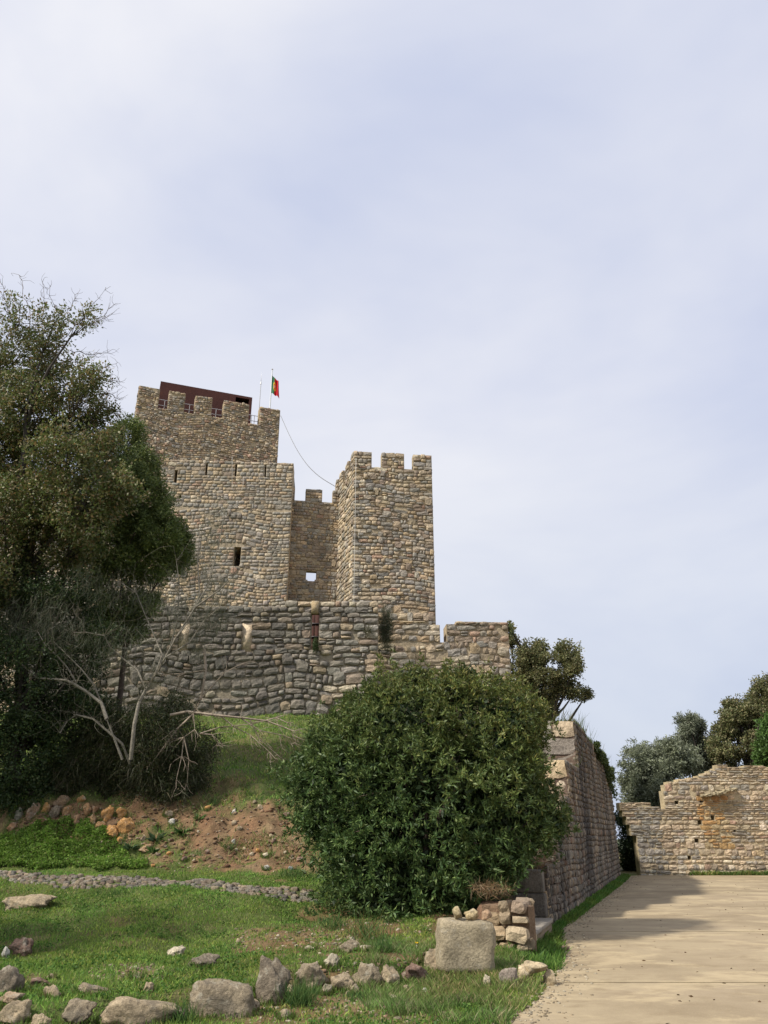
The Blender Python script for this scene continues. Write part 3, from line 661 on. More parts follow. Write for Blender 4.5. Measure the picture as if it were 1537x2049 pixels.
St = lay(Lf, us, vs2, lfill, .40, .265, lcol, prot=.06, depth=.2, skip=.012, mess=1.35, gap=.035, boxy=.12)
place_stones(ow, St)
v, f = box_vf(Lf.pt((notch[0] + notch[2]) / 2, (notch[1] + lz1) / 2 - .02, .02), Lf.u * .14, Lf.n * .12, np.array([0, 0, (lz1 - notch[1]) / 2]))
mk(ow, 'lintel', (v, f), m_block, (.38, .29, .17))
for a, b, c, d in holes[:3]:  # pale panel across each of these slits, near the wall face
    v, f = box_vf(Lf.pt((a + c) / 2, (b + d) / 2, -.075), Lf.u * ((c - a) / 2 + .03), Lf.n * .04, np.array([0, 0, (d - b) / 2 + .03])); mk(ow, 'slit_panel', (v, f), m_mortar, (.66, .53, .37))
# red door seen through the slot
dr = thing('red_door', 'dark red boarded door seen through the narrow slot of the outer wall', 'door', tuple(Lf.pt((holes[3][0] + holes[3][2]) / 2, 6.3, -1.2)))
for k in range(7):
    du = (k - 3) * .17
    v, f = box_vf(Lf.pt((holes[3][0] + holes[3][2]) / 2 + du, 8.2, -1.2), Lf.u * .08, Lf.n * .02, np.array([0, 0, 1.9])); mk(dr, 'board', (v, f), m_conc, (.075, .035, .028))
for zz in (9.0, 8.2, 9.55):
    v, f = box_vf(Lf.pt((holes[3][0] + holes[3][2]) / 2, zz, -1.165), Lf.u * .58, Lf.n * .012, np.array([0, 0, .03])); mk(dr, 'strap', (v, f), m_metal, (.03, .02, .02))
for sgn in (-1, 1):
    v, f = box_vf(Lf.pt((holes[3][0] + holes[3][2]) / 2 + sgn * .68, 8.0, -1.2), Lf.u * .07, Lf.n * .12, np.array([0, 0, 2.1])); mk(dr, 'jamb', (v, f), m_block, (.3, .24, .16))

# -- right continuation of the outer wall
YE = 31.4
Ef = Face(P(735, 1300, YE).x, YE, P(1020, 1300, YE + .4).x, YE + .4)
ez0 = 3.0; e1 = Z(Ef, 800, 1226); e2 = Z(Ef, 860, 1250); e3 = Z(Ef, 960, 1244); eg = Z(Ef, 890, 1285)
ub = [U(Ef, x_, 1240) for x_ in (858, 880, 893, 900, 912)]
def etop(u):
    if u < ub[0]: return e1
    if u < ub[1]: return e2
    if u < ub[2]: return eg
    if u < ub[4]: return e3 - .12
    return e3
efill = lambda u, v: 0 < u < Ef.len and ez0 < v < etop(u)
ew = thing('rampart_wall', 'rampart section with a notch in its top, right of the corner tower above the bush', 'stone wall', tuple(Ef.pt(Ef.len / 2, ez0)))
us = breaks(0, Ef.len, *ub); vs2 = breaks(ez0, eg, e1, e2, e3, e3 - .12)
mk(ew, 'wall', solid(Ef, us, vs2, efill, .9, .04), m_mortar, (.46, .37, .25))
def ecol(u, v):
    if v > eg and u > ub[2]: return pick({'brown': 3, 'dark': 2, 'grey': 2, 'red': .8, 'tan': .8})
    return pick({'tan': 3, 'grey': 3, 'pale': .9, 'brown': 1.4, 'bluegrey': 1.2, 'ochre': .8})
place_stones(ew, lay(Ef, us, vs2, efill, .40, .25, ecol, prot=.035, depth=.2, skip=.01, mess=1.2, gap=.03))
body(ew, [tuple(Ef.pt(2.2, 0, -.9)[:2]), tuple(Ef.pt(Ef.len - .05, 0, -.9)[:2]), tuple(Ef.pt(Ef.len - .05, 0, -5)[:2]), tuple(Ef.pt(2.2, 0, -5)[:2])], 3, eg)

# -- retaining wall along the pavement, stepping down towards the camera
wd = np.array([WSL, 1.]) / math.hypot(WSL, 1)
def wpt(Y): return np.array([float(xw(Y)), Y])
a0 = wpt(15.4); a1 = wpt(32.4)
Rf = Face(*a0, *a1)      # outward normal points right, towards the pavement
LW = Rf.len; sU = lambda Y: (Y - 15.4) / (32.4 - 15.4) * LW
steps = [(15.4, 1.05), (16.9, 1.7), (18.2, 2.35), (19.5, 3.2), (21.8, 4.42), (24.5, 4.3), (27, 4.1), (30, 3.9)]
def rtop(u):
    t = steps[0][1]
    for Y, z in steps:
        if u >= sU(Y): t = z
    return t
rfill = lambda u, v: 0 < u < LW and -.1 < v < rtop(u)
rw = thing('retaining_wall', 'long dark streaked retaining wall in shade beside the sandy pavement, grass on its top', 'stone wall', (*a0, 0))
us = breaks(0, LW, *[sU(Y) for Y, z in steps]); vs2 = breaks(-.1, *[z for Y, z in steps])
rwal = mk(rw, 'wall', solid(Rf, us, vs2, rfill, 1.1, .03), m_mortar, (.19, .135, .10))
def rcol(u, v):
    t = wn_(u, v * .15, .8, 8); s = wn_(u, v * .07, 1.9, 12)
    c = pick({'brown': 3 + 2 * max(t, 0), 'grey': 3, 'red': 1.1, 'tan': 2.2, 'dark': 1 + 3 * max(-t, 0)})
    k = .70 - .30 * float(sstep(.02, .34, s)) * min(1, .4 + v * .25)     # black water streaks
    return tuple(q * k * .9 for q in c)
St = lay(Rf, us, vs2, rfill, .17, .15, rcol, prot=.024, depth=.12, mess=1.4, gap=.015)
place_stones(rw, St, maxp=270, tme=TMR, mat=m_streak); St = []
# end faces of the steps: dressed blocks
ln = -Rf.n
prev = -.1
ends = []
for i, (Y, z) in enumerate(steps[:5]):
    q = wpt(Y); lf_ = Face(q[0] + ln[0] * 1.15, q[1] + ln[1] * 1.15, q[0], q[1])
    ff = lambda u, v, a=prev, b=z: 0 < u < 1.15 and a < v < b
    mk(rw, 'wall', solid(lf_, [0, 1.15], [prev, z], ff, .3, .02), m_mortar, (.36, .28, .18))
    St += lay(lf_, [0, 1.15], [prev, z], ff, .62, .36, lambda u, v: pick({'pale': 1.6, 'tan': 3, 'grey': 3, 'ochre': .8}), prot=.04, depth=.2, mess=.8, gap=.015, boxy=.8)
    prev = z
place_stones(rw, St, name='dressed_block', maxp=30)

# -- gate wall across the far end
YG = 34.3
Gf = Face(P(1250, 1700, YG).x, YG, 20.0, YG)
gj = U(Gf, 1283, 1752)
lv = {1250: 1606, 1290: 1607, 1301: 1614, 1318: 1618, 1329: 1582, 1334: 1570, 1341: 1564, 1362: 1559, 1385: 1556, 1403: 1552, 1415: 1547, 1428: 1542, 1440: 1537, 1446: 1529, 1467: 1535, 1500: 1532, 1540: 1534, 1600: 1530, 1700: 1536}
gate = thing('gate_wall', 'sunlit ruined wall with square sockets and a broken arch at the far end', 'stone wall', (P(1400, 1752, YG).x, YG, 0))
brk = sorted(lv); gus = [U(Gf, x_, 1600) for x_ in brk]; gz = [Z(Gf, x_, lv[x_]) for x_ in brk]
gz[5] = gz[5]
ar = [(U(Gf, 1254, 1700), Z(Gf, 1254, 1622)), (U(Gf, 1260, 1700), Z(Gf, 1258, 1634)), (U(Gf, 1266, 1700), Z(Gf, 1262, 1650)), (gj, Z(Gf, 1266, 1672))]
sock = [rect(Gf, 1350, 1602, 1359, 1609), rect(Gf, 1400, 1601, 1408, 1607), rect(Gf, 1396, 1641, 1405, 1648), rect(Gf, 1422, 1631, 1431, 1640), rect(Gf, 1390, 1678, 1399, 1686), rect(Gf, 1376, 1712, 1384, 1720), rect(Gf, 1468, 1661, 1473, 1665)]
def gtop(u):
    t = gz[0]
    for a, z in zip(gus, gz):
        if u >= a: t = z
    return t
def gfill(u, v):
    if not (0 < u < Gf.len and -.1 < v < gtop(u)): return False
    if u < ar[0][0] and v < ar[0][1] - .06: return False
    for a, z in ar:
        if u < a: 
            if v < z: return False
            break
    return not any(a < u < c and b < v < d for a, b, c, d in sock)
us = breaks(0, Gf.len, *gus, *[a for a, z in ar], *[q for s in sock for q in (s[0], s[2])])
vl = breaks(-.1, *gz, ar[0][1] - .06, *[z for a, z in ar], *[q for s in sock for q in (s[1], s[3])]); vv = [vl[0]]
for q in vl[1:]:
    if q - vv[-1] > .04: vv.append(q)
mk(gate, 'wall', solid(Gf, us, vv, gfill, .55, .02), m_mortar, (.50, .41, .26))
og0, og1 = U(Gf, 1412, 1700), U(Gf, 1468, 1700)
def gcol(u, v):
    if gj - .05 < u < gj + 1.05 and v < 2.6: return pick({'bluegrey': 3, 'dark': 2, 'tan': 1.6, 'grey': 2})
    if og0 < u < og1 and v < 3.1 and v > 1.0: return rnd.choice([(.46, .27, .11), (.42, .27, .12), (.40, .22, .09), (.40, .31, .18)])
    return pick({'tan': 5, 'pale': 1.6, 'ochre': 1.0, 'grey': 2.2, 'brown': .8, 'red': .3})
St = lay(Gf, us, vv, gfill, .29, .195, gcol, prot=.03, depth=.16, mess=1.35, gap=.025, skip=.015)
place_stones(gate, St)
# ledge of thin stones over the orange recess
for k in range(9):
    px_ = 1407 + k * 7.2; py_ = 1592 - k * 1.3 - (2 if k > 5 else 0); u_, z_ = Gf.uv(px_, py_)
    o = bpy.data.objects.new('ledge_stone', TME[10 + k % 4]); C.objects.link(o); o.parent = gate
    o.matrix_basis = Matrix.Translation(Vector(Gf.pt(u_, z_, .13)) - gate.location) @ Matrix.Rotation(R(rnd.uniform(-9, 6)), 4, 'Y') @ Matrix.Diagonal((.24, .36, .1, 1)); o.color = (.36, .30, .19, 1)
# ================================================================== ROCKS
def ico(sub):
    import bmesh
    bm = bmesh.new(); bmesh.ops.create_icosphere(bm, subdivisions=sub, radius=1); v = np.array([tuple(a.co) for a in bm.verts]); f = np.array([[q.index for q in a.verts] for a in bm.faces]); bm.free(); return v, f
ICO = {2: ico(2), 3: ico(3), 4: ico(4)}
def rock_vf(size, seed, p=2.4, rough=.16, sub=3, yaw=0, tilt=0):
    v, f = ICO[sub]; v = v.copy(); k = (np.abs(v) ** p).sum(1) ** (1 / p); v = v / k[:, None]
    # planar breaks give facets
    r = np.random.default_rng(seed)
    for _ in range(16 if p < 4 else (7 if p < 6 else 0)):
        n_ = r.normal(size=3); n_ /= np.linalg.norm(n_); d = r.uniform(.55, .92) * (1 if p < 4 else 1.3); s_ = v @ n_ - d; v = v - np.clip(s_, 0, None)[:, None] * n_ * .95
    amp = np.array([mnoise.fractal(Vector(q * 1.5 + seed * 3.1), .8, 2.1, 6) for q in v]); rg = np.array([1 - abs(mnoise.noise(Vector(q * np.array([3.2, 3.2, 5.5]) + seed * 1.7))) * 2 for q in v]) if sub > 2 else 0; v = v * (1 + amp * rough * 1.25 - np.clip(rg - .55, 0, 1) * rough * 1.1)[:, None]
    mx_ = np.abs(v).max(0); v = v / mx_
    v = v * np.array(size) / 2
    ct, st = math.cos(tilt), math.sin(tilt); v = v @ np.array([[ct, 0, -st], [0, 1, 0], [st, 0, ct]])
    cy, sy = math.cos(yaw), math.sin(yaw); v = v @ np.array([[cy, sy, 0], [-sy, cy, 0], [0, 0, 1]])
    return v, f
_seed = [10]; ROCKS = []
def rock(px, py, w, h, col, label=None, name='rock', cat='rock', group=None, p=2.7, rough=.2, sub=4, yaw=None, tilt=0, depth=.8, sink=.12, mat=None, at=None, zbase=None):
    _seed[0] += 1; q = at or hit(px, py); m = mpp(q.y, px, py); big = w > 30 and at is None and name == 'rock'; W, H = w * m * (1.12 if big else 1), h * m * 1.02
    yaw = rnd.uniform(-.4, .4) if yaw is None else yaw
    v, f = rock_vf((W, W * depth, H * (1 + sink)), _seed[0], p, rough, sub, yaw, tilt)
    z0 = gh(q.x, q.y) if zbase is None else zbase
    c = (q.x, q.y + W * depth * .35, z0)
    v = v + np.array([c[0], c[1], z0 + H * (1 + sink) / 2 - H * sink])
    o = mesh_np(name, v, f, np.tile(col, (len(v), 1)), mat or m_rock, None, smooth=True, loc=c)
    if label: tag(o, label, cat, group)
    if at is None and w > 14: ROCKS.append((q.x, q.y, W))
    return o
_x = 0; GR, GT, DK, PL, OR, BR, WH = (.31, .25, .17), (.40, .315, .205), (.22, .18, .13), (.50, .43, .31), (.50, .27, .10), (.24, .155, .115), (.58, .55, .48)
for a in [
    (873, 1951, 58, 46, GT, 'tan boulder leaning on the left of the big square block', dict(tilt=-.3)),
    (894, 1935, 30, 38, (.42, .41, .37), 'pale grey stone slab wedged between tan boulder and square block', dict(tilt=-.5, depth=.5)),
    (834, 1971, 62, 38, BR, 'reddish purple rock in the row, left of the tan leaning boulder', {}),
    (784, 1979, 40, 40, GT, 'cracked upright rock just left of the reddish rock', {}),
    (736, 1979, 62, 46, GR, 'grey tan rock with bright top, touching the cracked upright rock', {}),
    (685, 1985, 52, 36, GT, 'small tan triangular rock in the row before the bush', {}),
    (624, 1985, 74, 48, GR, 'wide grey rock with a dark hole, behind a grass tuft', {}),
    (541, 2012, 62, 80, DK, 'tall dark upright rock with grass tuft on its right', dict(p=3.2, tilt=.12, depth=.6)),
    (438, 2036, 124, 62, GR, 'long low grey block left of the tall dark rock', dict(p=4.5, depth=.5, sub=4, rough=.1, tilt=.12)),
    (276, 2054, 150, 42, GT, 'longest flat topped rock at the bottom edge, tan top', dict(p=4.2, depth=.45, sub=4, rough=.1, tilt=.16)),
    (141, 2056, 68, 46, GR, 'blocky pale topped rock at the bottom, left of the longest rock', dict(p=3.2)),
    (72, 2060, 44, 22, GT, 'low half buried stone at the bottom edge between two bigger rocks', {}),
    (22, 2058, 72, 46, GT, 'broad rounded rock in the bottom left corner', {}),
    (12, 2014, 46, 25, (.40, .29, .19), 'flat orange tan stone lying on the corner rock', dict(sink=.0)),
    (10, 1992, 54, 50, DK, 'dark grey boulder at the left edge above the flat orange stone', {}),
    (8, 1922, 22, 24, WH, 'small white stone at the left edge in the grass', dict(p=3.5)),
    (36, 1914, 54, 34, BR, 'brownish red crumbly rock beside the small white stone', dict(rough=.3)),
    (40, 1820, 108, 34, GT, 'wide flat slab in the grass just below the cobbled track', dict(depth=.55, sink=.5)),
    (178, 1992, 64, 20, GR, 'thin long grey rock barely rising from the lawn', dict(tilt=.2, sink=.5)),
    (100, 2000, 34, 22, GT, 'small crumbly rock in the lawn left of the thin long rock', dict(sink=.4)),
    (66, 1978, 64, 18, BR, 'flat brown buried rock near the dark grey boulder', dict(sink=.8)),
    (349, 1918, 40, 20, PL, 'pale flat stone alone in the middle of the lawn', dict(sink=.4)),
    (402, 1938, 62, 22, DK, 'dark mottled flat rock right of the pale lawn stone', dict(sink=.4)),
    (294, 1988, 24, 18, GT, 'little tan stone in the lawn above the longest rock', {}),
    (660, 1942, 32, 26, PL, 'light tan stone on bare soil behind the rock row', {}),
    (700, 1908, 48, 22, GR, 'low grey rock at the edge of bare soil below the bush', dict(sink=.4)),
    (977, 1982, 18, 26, PL, 'small pale stone propping the lower right corner of the square block', {}),
    (1024, 1979, 44, 42, (.33, .27, .22), 'round greyish pink rock between square block and pale hollow rock', dict(rough=.1)),
    (1124, 1910, 34, 15, BR, 'flat dark stone at the edge of the pavement beside the ledge', dict(sink=.3)),
    (246, 1675, 42, 38, OR, 'largest bright orange boulder in the bank above the clover', dict(p=3)),
    (211, 1648, 28, 36, OR, 'upright orange rock with a fissure above the largest orange boulder', {}),
    (218, 1676, 34, 28, OR, 'orange rock touching the left side of the largest orange boulder', {}),
    (116, 1620, 34, 28, (.36, .24, .14), 'brown orange rock high in the left bank under the bushes', {}),
    (62, 1642, 28, 28, (.30, .19, .12), 'rounded brown rock at the left end of the bank', {}),
    (104, 1640, 24, 28, (.22, .17, .12), 'shaded brown rock right of the rounded bank rock', {}),
    (150, 1656, 28, 24, (.34, .21, .12), 'crumbling brown orange rock just above the clover', {}),
    (35, 1645, 20, 26, (.24, .22, .17), 'grey rock half hidden by ivy at the far left of the bank', {}),
    (290, 1707, 38, 18, (.42, .27, .15), 'flat orange slab at the foot of the bank beside a leafy weed', dict(sink=.2)),
    (285, 1690, 14, 13, GT, 'small round stone resting above the flat orange slab', {}),
    (183, 1652, 20, 20, (.42, .26, .13), 'small orange stone between the crumbling rock and the orange boulders', {}),
    (343, 1652, 16, 13, WH, 'white stone on the red soil right of the bank', {}),
    (335, 1634, 20, 12, GT, 'flat light stone above the white stone on red soil', {}),
    (467, 1627, 12, 9, WH, 'white stone high on the slope near the grass', {}),
    (467, 1691, 11, 11, WH, 'white stone halfway down the red slope', {}),
    (532, 1718, 18, 11, PL, 'pale tan stone low on the red slope', {}),
    (532, 1742, 15, 10, WH, 'white stone at the foot of the slope by the grass', {}),
    (581, 1743, 13, 9, (.30, .32, .35), 'blue grey pebble at the foot of the slope beside the bush', {}),
    (478, 1661, 14, 9, GT, 'small flat tan stone in the middle of the slope', {}),
    (576, 1998, 26, 22, GT, 'small tan stone between the tall dark rock and the wide grey rock', {}),
    (652, 1992, 28, 20, PL, 'pale broken stone at the foot of the wide grey rock', {}),
    (712, 1992, 26, 18, GR, 'small grey stone under the bright topped rock', {}),
    (508, 2024, 24, 26, GT, 'little tan stone between the long low grey block and the tall dark rock', {}),
    (362, 2046, 26, 26, DK, 'dark little stone between the two long blocks at the bottom', {}),
    (206, 2050, 28, 24, GR, 'grey stone beside the left end of the longest rock', {}),
    (812, 1990, 24, 14, GT, 'low flat stone below the reddish rock', {}),
    (733, 1905, 26, 11, PL, 'flat pale stone in the grass below the bush', {}),
    (620, 1905, 26, 10, PL, 'flat tan stone on the bare soil left of the low grey rock', {}),
    (850, 1992, 20, 12, WH, 'thin white stone on the bare soil below the tan leaning boulder', {}),
    (790, 2006, 26, 12, PL, 'broken pale stone lying low in front of the rock row', {}),
    (570, 2040, 34, 16, GR, 'low grey stone near the bottom edge below the dark tuft', {}),
    (100, 1960, 20, 10, GT, 'tiny flat stone above the crumbly lawn rock', {}),
    (270, 1960, 26, 10, PL, 'flat light stone in the bare patch of the lawn', {}),
]: rock(*a[:5], label=a[5], **({'sink': .34} | a[6]))
for i, (px, py, w_, h_) in enumerate([(88, 1632, 22, 20), (132, 1636, 26, 22), (168, 1634, 22, 24), (196, 1662, 24, 18), (186, 1632, 18, 20), (240, 1640, 20, 26), (160, 1610, 22, 16), (20, 1668, 26, 20), (80, 1655, 24, 16), (236, 1696, 22, 14)]):
    rock(px, py, w_, h_, rnd.choice([OR, (.38, .22, .11), (.42, .25, .12), (.30, .17, .09)]), 'broken orange brown stone in the bank under the scrub', name='bank_stone', cat='stone', group='broken orange brown stones in the bank', sub=3)
# loose stones nothing tells apart
for i in range(46):
    if i < 26: px, py = rnd.uniform(300, 600), rnd.uniform(1600, 1740)
    else: px, py = rnd.uniform(470, 860), rnd.uniform(1880, 2040)
    s_ = rnd.uniform(5, 11)
    cn = rnd.choice([('tan', GT), ('pale', PL), ('grey', GR), ('brown', BR), ('brown', BR), ('orange', OR)])
    wh_ = ('high on the red slope' if py < 1650 else 'on the middle of the red slope' if py < 1700 else 'at the foot of the red slope') if i < 26 else ('on bare soil behind the rock row' if py < 1950 else 'on bare soil in front of the rock row')
    rock(px, py, s_ * 1.3, s_, cn[1], 'small ' + cn[0] + ' loose stone ' + wh_, sub=2, group='small ' + cn[0] + ' loose stones ' + wh_, name='loose_stone', cat='stone')
# gravel
def gravel(n, regs, s0, s1, name, label, cols):
    v, f = ico(1); Vs, Fs, Cs, k = [], [], [], 0
    for i in range(n):
        x0, y0, x1, y1 = rnd.choice(regs); q = hit(rnd.uniform(x0, x1), rnd.uniform(y0, y1))
        s_ = rnd.uniform(s0, s1) * (.6 + .4 * rnd.random()); w = v * np.array([s_ * rnd.uniform(.7, 1.4), s_, s_ * .6]) * (1 + rng.uniform(-.2, .2, (len(v), 1)))
        Vs.append(w + np.array([q.x, q.y, q.z + s_ * .15])); Fs.append(f + k); k += len(v); c = np.array(rnd.choice(cols)) * rnd.uniform(.7, 1.2); Cs.append(np.tile(c, (len(v), 1)))
    o = mesh_np(name, np.concatenate(Vs), np.concatenate(Fs), np.concatenate(Cs), m_rock); tag(o, label, kind='stuff')
gravel(2000, [(310, 1600, 620, 1745), (460, 1860, 700, 1900), (560, 1900, 900, 1990), (500, 2000, 900, 2049), (180, 1930, 330, 1960), (1040, 1960, 1130, 2000), (1020, 2000, 1050, 2049), (1100, 1860, 1200, 1900), (620, 1840, 900, 1900)], .012, .035, 'gravel', 'loose gravel on bare soil', [GT, PL, BR, GR, (.30, .19, .12)])

gravel(1500, [(300, 1600, 610, 1740), (20, 1610, 300, 1690), (940, 1780, 1000, 1880)], .02, .07, 'soil_clods', 'clods of red earth on the bank', [(.20, .11, .06), (.26, .15, .08), (.15, .08, .045), (.28, .19, .11)])
# big square block with three stones on it
qb = hit(936, 1957)
blk = rock(936, 1957, 122, 98, (.36, .30, .20), 'big square limestone block with rounded corners and three small stones on top', name='stone_block', cat='stone block', p=11, rough=.05, sub=4, yaw=.12, tilt=.06, depth=.62, sink=.0, mat=m_block, zbase=gh(qb.x, qb.y) + .02)
bt = max((blk.matrix_basis @ v.co).z for v in blk.data.vertices)
for px, w, h, c, lab in ((917, 24, 27, (.42, .34, .20), 'upright pointed stone, leftmost of three on the square block'), (947, 36, 26, (.50, .39, .22), 'smooth yellowish rounded stone, middle of three on the square block'), (975, 26, 21, (.48, .32, .20), 'pinkish orange small stone, rightmost of three on the square block')):
    x_ = P(px, 1862, qb.y + .2).x; rock(px, 1862, w, h, c, lab, name='small_stone', cat='stone', at=Vector((x_, qb.y + .12, 0)), zbase=bt - .035, sink=.05, sub=3)
# pale hollow rock: an arched lump
qh = hit(1075, 1976); mh = mpp(qh.y, 1075, 1976)
parts = []
for (dx, w, h, z_, yw, sd) in ((-24, 30, 40, 0, .2, 1), (2, 56, 24, 22, 0, 2), (32, 30, 36, 0, -.2, 3)):
    v, f = rock_vf((w * mh, w * mh * (1.1 if w < 40 else .75), h * mh * 1.1), 900 + sd, 3, .16, 3, yw); parts.append((v + np.array([qh.x + dx * mh, qh.y + .12, gh(qh.x, qh.y) + z_ * mh + h * mh / 2 - .02]), f))
v, f = join(parts); o = mesh_np('hollow_rock', v, f, np.tile((.55, .44, .28), (len(v), 1)), m_rock, smooth=True, loc=tuple(qh)); tag(o, 'pale cream rock with an arched hollow beside the pavement edge', 'rock')

# low ledge and large dark block before the retaining wall
qa, qc = np.array([2.0, 11.95]), np.array([2.78, 14.3]); dl = (qc - qa) / np.linalg.norm(qc - qa); nl = np.array([-dl[1], dl[0]])
led = thing('stone_ledge', 'low smooth stone ledge in front of the near end of the retaining wall', 'ledge', (qa[0], qa[1], 0))
def obox(root, name, o2, d2, n2, L, Wd, z0, z1, mat, col, bev=.012):
    c = np.array([*(o2 + d2 * L / 2 + n2 * Wd / 2), (z0 + z1) / 2]); v, f = box_vf(c, np.array([*d2, 0]) * L / 2, np.array([*n2, 0]) * Wd / 2, np.array([0, 0, (z1 - z0) / 2]))
    o = mk(root, name, (v, f), mat, col); b = o.modifiers.new('b', 'BEVEL'); b.width = bev; b.segments = 2; return o
LLd = float(np.linalg.norm(qc - qa))
obox(led, 'base', qa + nl * .03, dl, nl, LLd, .45, -.05, .24, m_conc, (.24, .185, .125))
obox(led, 'top_slab', qa, dl, nl, LLd * .46 - .004, .5, .243, .30, m_conc, (.30, .27, .23)); obox(led, 'top_slab', qa + dl * LLd * .46, dl, nl, LLd * .54, .5, .243, .30, m_conc, (.29, .255, .21))
wq = wpt(15.2)
db = thing('grey_block', 'large dark grey dressed block against the near end of the retaining wall', 'stone block', (wq[0], wq[1], 0))
obox(db, 'block', wq - wd * .0 + ln[:2] * .02, wd, np.array([-wd[1], wd[0]]), .55, 1.0, .22, .60, m_block, (.17, .15, .125), .03)
obox(db, 'upper_block', wq + wd * .01 + ln[:2] * .04, wd, np.array([-wd[1], wd[0]]), .5, .95, .605, .98, m_block, (.20, .18, .15), .03)
# rubble pier under the bush
rp_ = thing('rubble_pier', 'crumbling pier of rough tan stones and earth under the right side of the bush', 'rubble wall', (1.5, 12.2, 0))
pf1 = Face(1.34, 12.1, 1.93, 11.75); pf2 = Face(1.93, 11.75, 2.10, 12.5)
v, f = solid(pf1, [0, pf1.len], [-.1, .66], lambda u, v: True, .3, .07); mk(rp_, 'core', (v, f), m_ground, (.24, .16, .10))
v, f = solid(pf2, [.1, pf2.len], [-.1, .6], lambda u, v: True, .3, .07); mk(rp_, 'core', (v, f), m_ground, (.24, .16, .10))
def rubble(root, face, u0, u1, z1, s0):
    z = .02
    while z < z1:
        u = u0 + rnd.uniform(-.1, 0)
        hrow = rnd.uniform(.8, 1.2) * s0
        while u < u1:
            w = rnd.uniform(.7, 1.7) * s0
            if rnd.random() < .97:
                _seed[0] += 1; v, f = rock_vf((w * 1.12, .34, hrow * rnd.uniform(1.0, 1.3)), _seed[0], 3.4, .22, 3, 0, rnd.uniform(-.15, .15)); c = face.pt(u + w / 2, z + hrow / 2, -.02 + rnd.uniform(-.03, .05))
                V = c + v[:, 0:1] * face.u - v[:, 1:2] * face.n + v[:, 2:3] * np.array([0, 0, 1.])
                cc = rnd.choice([(.36, .26, .16), (.28, .21, .14), (.42, .32, .21), (.22, .165, .12)]); mesh_np('stone', V, f, np.tile(cc, (len(V), 1)), m_rock, root, smooth=True)
            u += w
        z += hrow
pcol = lambda u, v: (lambda k_, c_: tuple(q * k_ for q in c_))(rnd.uniform(.7, 1.15), rnd.choice([(.42, .31, .19), (.34, .26, .17), (.48, .38, .25), (.28, .21, .15)]))
Sp = []
for pf_ in (pf1, pf2): Sp += lay(pf_, [0, pf_.len / 2 - .05, pf_.len], [-.05, .58, .74], lambda u, v, L_=pf_.len: 0 < u < L_ and (v < .58 or u > L_ / 2 - .05), .20, .16, pcol, prot=.07, depth=.2, skip=.05, mess=2.0, gap=.015, boxy=.1)
place_stones(rp_, Sp, maxp=80)
v, f = box_vf((1.70, 13.0, .26), (.26, 0, 0), (.12, .7, 0), (0, 0, .34)); mk(rp_, 'core', (v, f), m_ground, (.22, .13, .08))

# ================================================================== VEGETATION
def unit(v): return v / (np.linalg.norm(v, axis=-1, keepdims=True) + 1e-9)
def leaves_vf(pos, d, L, W, bend=.25):
    n = len(pos); d = unit(d); r = rng.normal(size=(n, 3)); s = unit(np.cross(d, r)); nn = np.cross(s, d)
    L = np.broadcast_to(L, (n,))[:, None]; W = np.broadcast_to(W, (n,))[:, None]
    mid = pos + d * L * .45 + nn * L * bend * .4; tip = pos + d * L
    V = np.stack([pos, mid + s * W / 2, tip, mid - s * W / 2], 1).reshape(-1, 3)
    return V, (np.arange(n)[:, None] * 4 + np.arange(4)[None])
def vary(cols, w, n, jit=.18, clump=None):
    cols = np.array(cols); k = rng.choice(len(cols), n, p=np.array(w) / sum(w)); c = cols[k] * rng.uniform(1 - jit, 1 + jit, (n, 1))
    if clump is not None: c = c * clump[:, None]
    return c
def leaf_obj(name, pos, d, L, W, c, mat, parent=None, bend=.25, **k):
    V, Fc = leaves_vf(pos, d, L, W, bend); return mesh_np(name, V, Fc, np.repeat(c, 4, 0), mat, parent, **k)
def to_blobs(bl, Y):
    out = []
    for b in bl:
        px, py, r = b[:3]; dy = b[3] if len(b) > 3 else 0; q = P(px, py, Y + dy); out.append((np.array(q), r * mpp(Y + dy, px, py)))
    return out
def shell(blobs, n, lo=.55, hi=1.05, prune=.6, flat=1.0):
    rr = np.array([r ** 2 for c, r in blobs]); k = rng.choice(len(blobs), n, p=rr / rr.sum())
    d = unit(rng.normal(size=(n, 3))); c = np.array([b[0] for b in blobs])[k]; r = np.array([b[1] for b in blobs])[k]
    nz_ = np.array([mnoise.noise(Vector(q * 2.2 + kk * 7.7)) for q, kk in zip(d, k)])
    rad = r * (rng.uniform(lo ** 2, hi ** 2, n) ** .5) * (1 + .42 * nz_)
    p = c + d * rad[:, None] * np.array([1, 1, flat])
    keep_ = np.ones(n, bool)
    for i, (bc, br) in enumerate(blobs): keep_ &= ~((np.linalg.norm(p - bc, axis=1) < br * prune) & (k != i))
    return p[keep_], d[keep_], k[keep_], c[keep_]
def rosettes(p, nrm, per, L, W, spread=.9, up=.3, jitter=.03):
    n = len(p); base = np.repeat(p, per, 0) + rng.normal(size=(n * per, 3)) * jitter
    ax = np.repeat(unit(nrm * .8 + np.array([0, 0, up]) + rng.normal(size=nrm.shape) * .35), per, 0)
    d = unit(ax * .55 + unit(rng.normal(size=(n * per, 3))) * spread)
    return base, d, np.repeat(np.arange(n), per)
def curve_pts(a, b, n=5, sag=.12, seed=0):
    a, b = np.array(a, float), np.array(b, float); L = np.linalg.norm(b - a); off = rng.normal(size=3) * L * sag; w = [rng.normal(size=3) * L * sag * .3 for _ in range(n + 1)]
    return [a + (b - a) * t + off * math.sin(math.pi * t) + w[i] * (0 < i < n) for i, t in enumerate(np.linspace(0, 1, n + 1))]
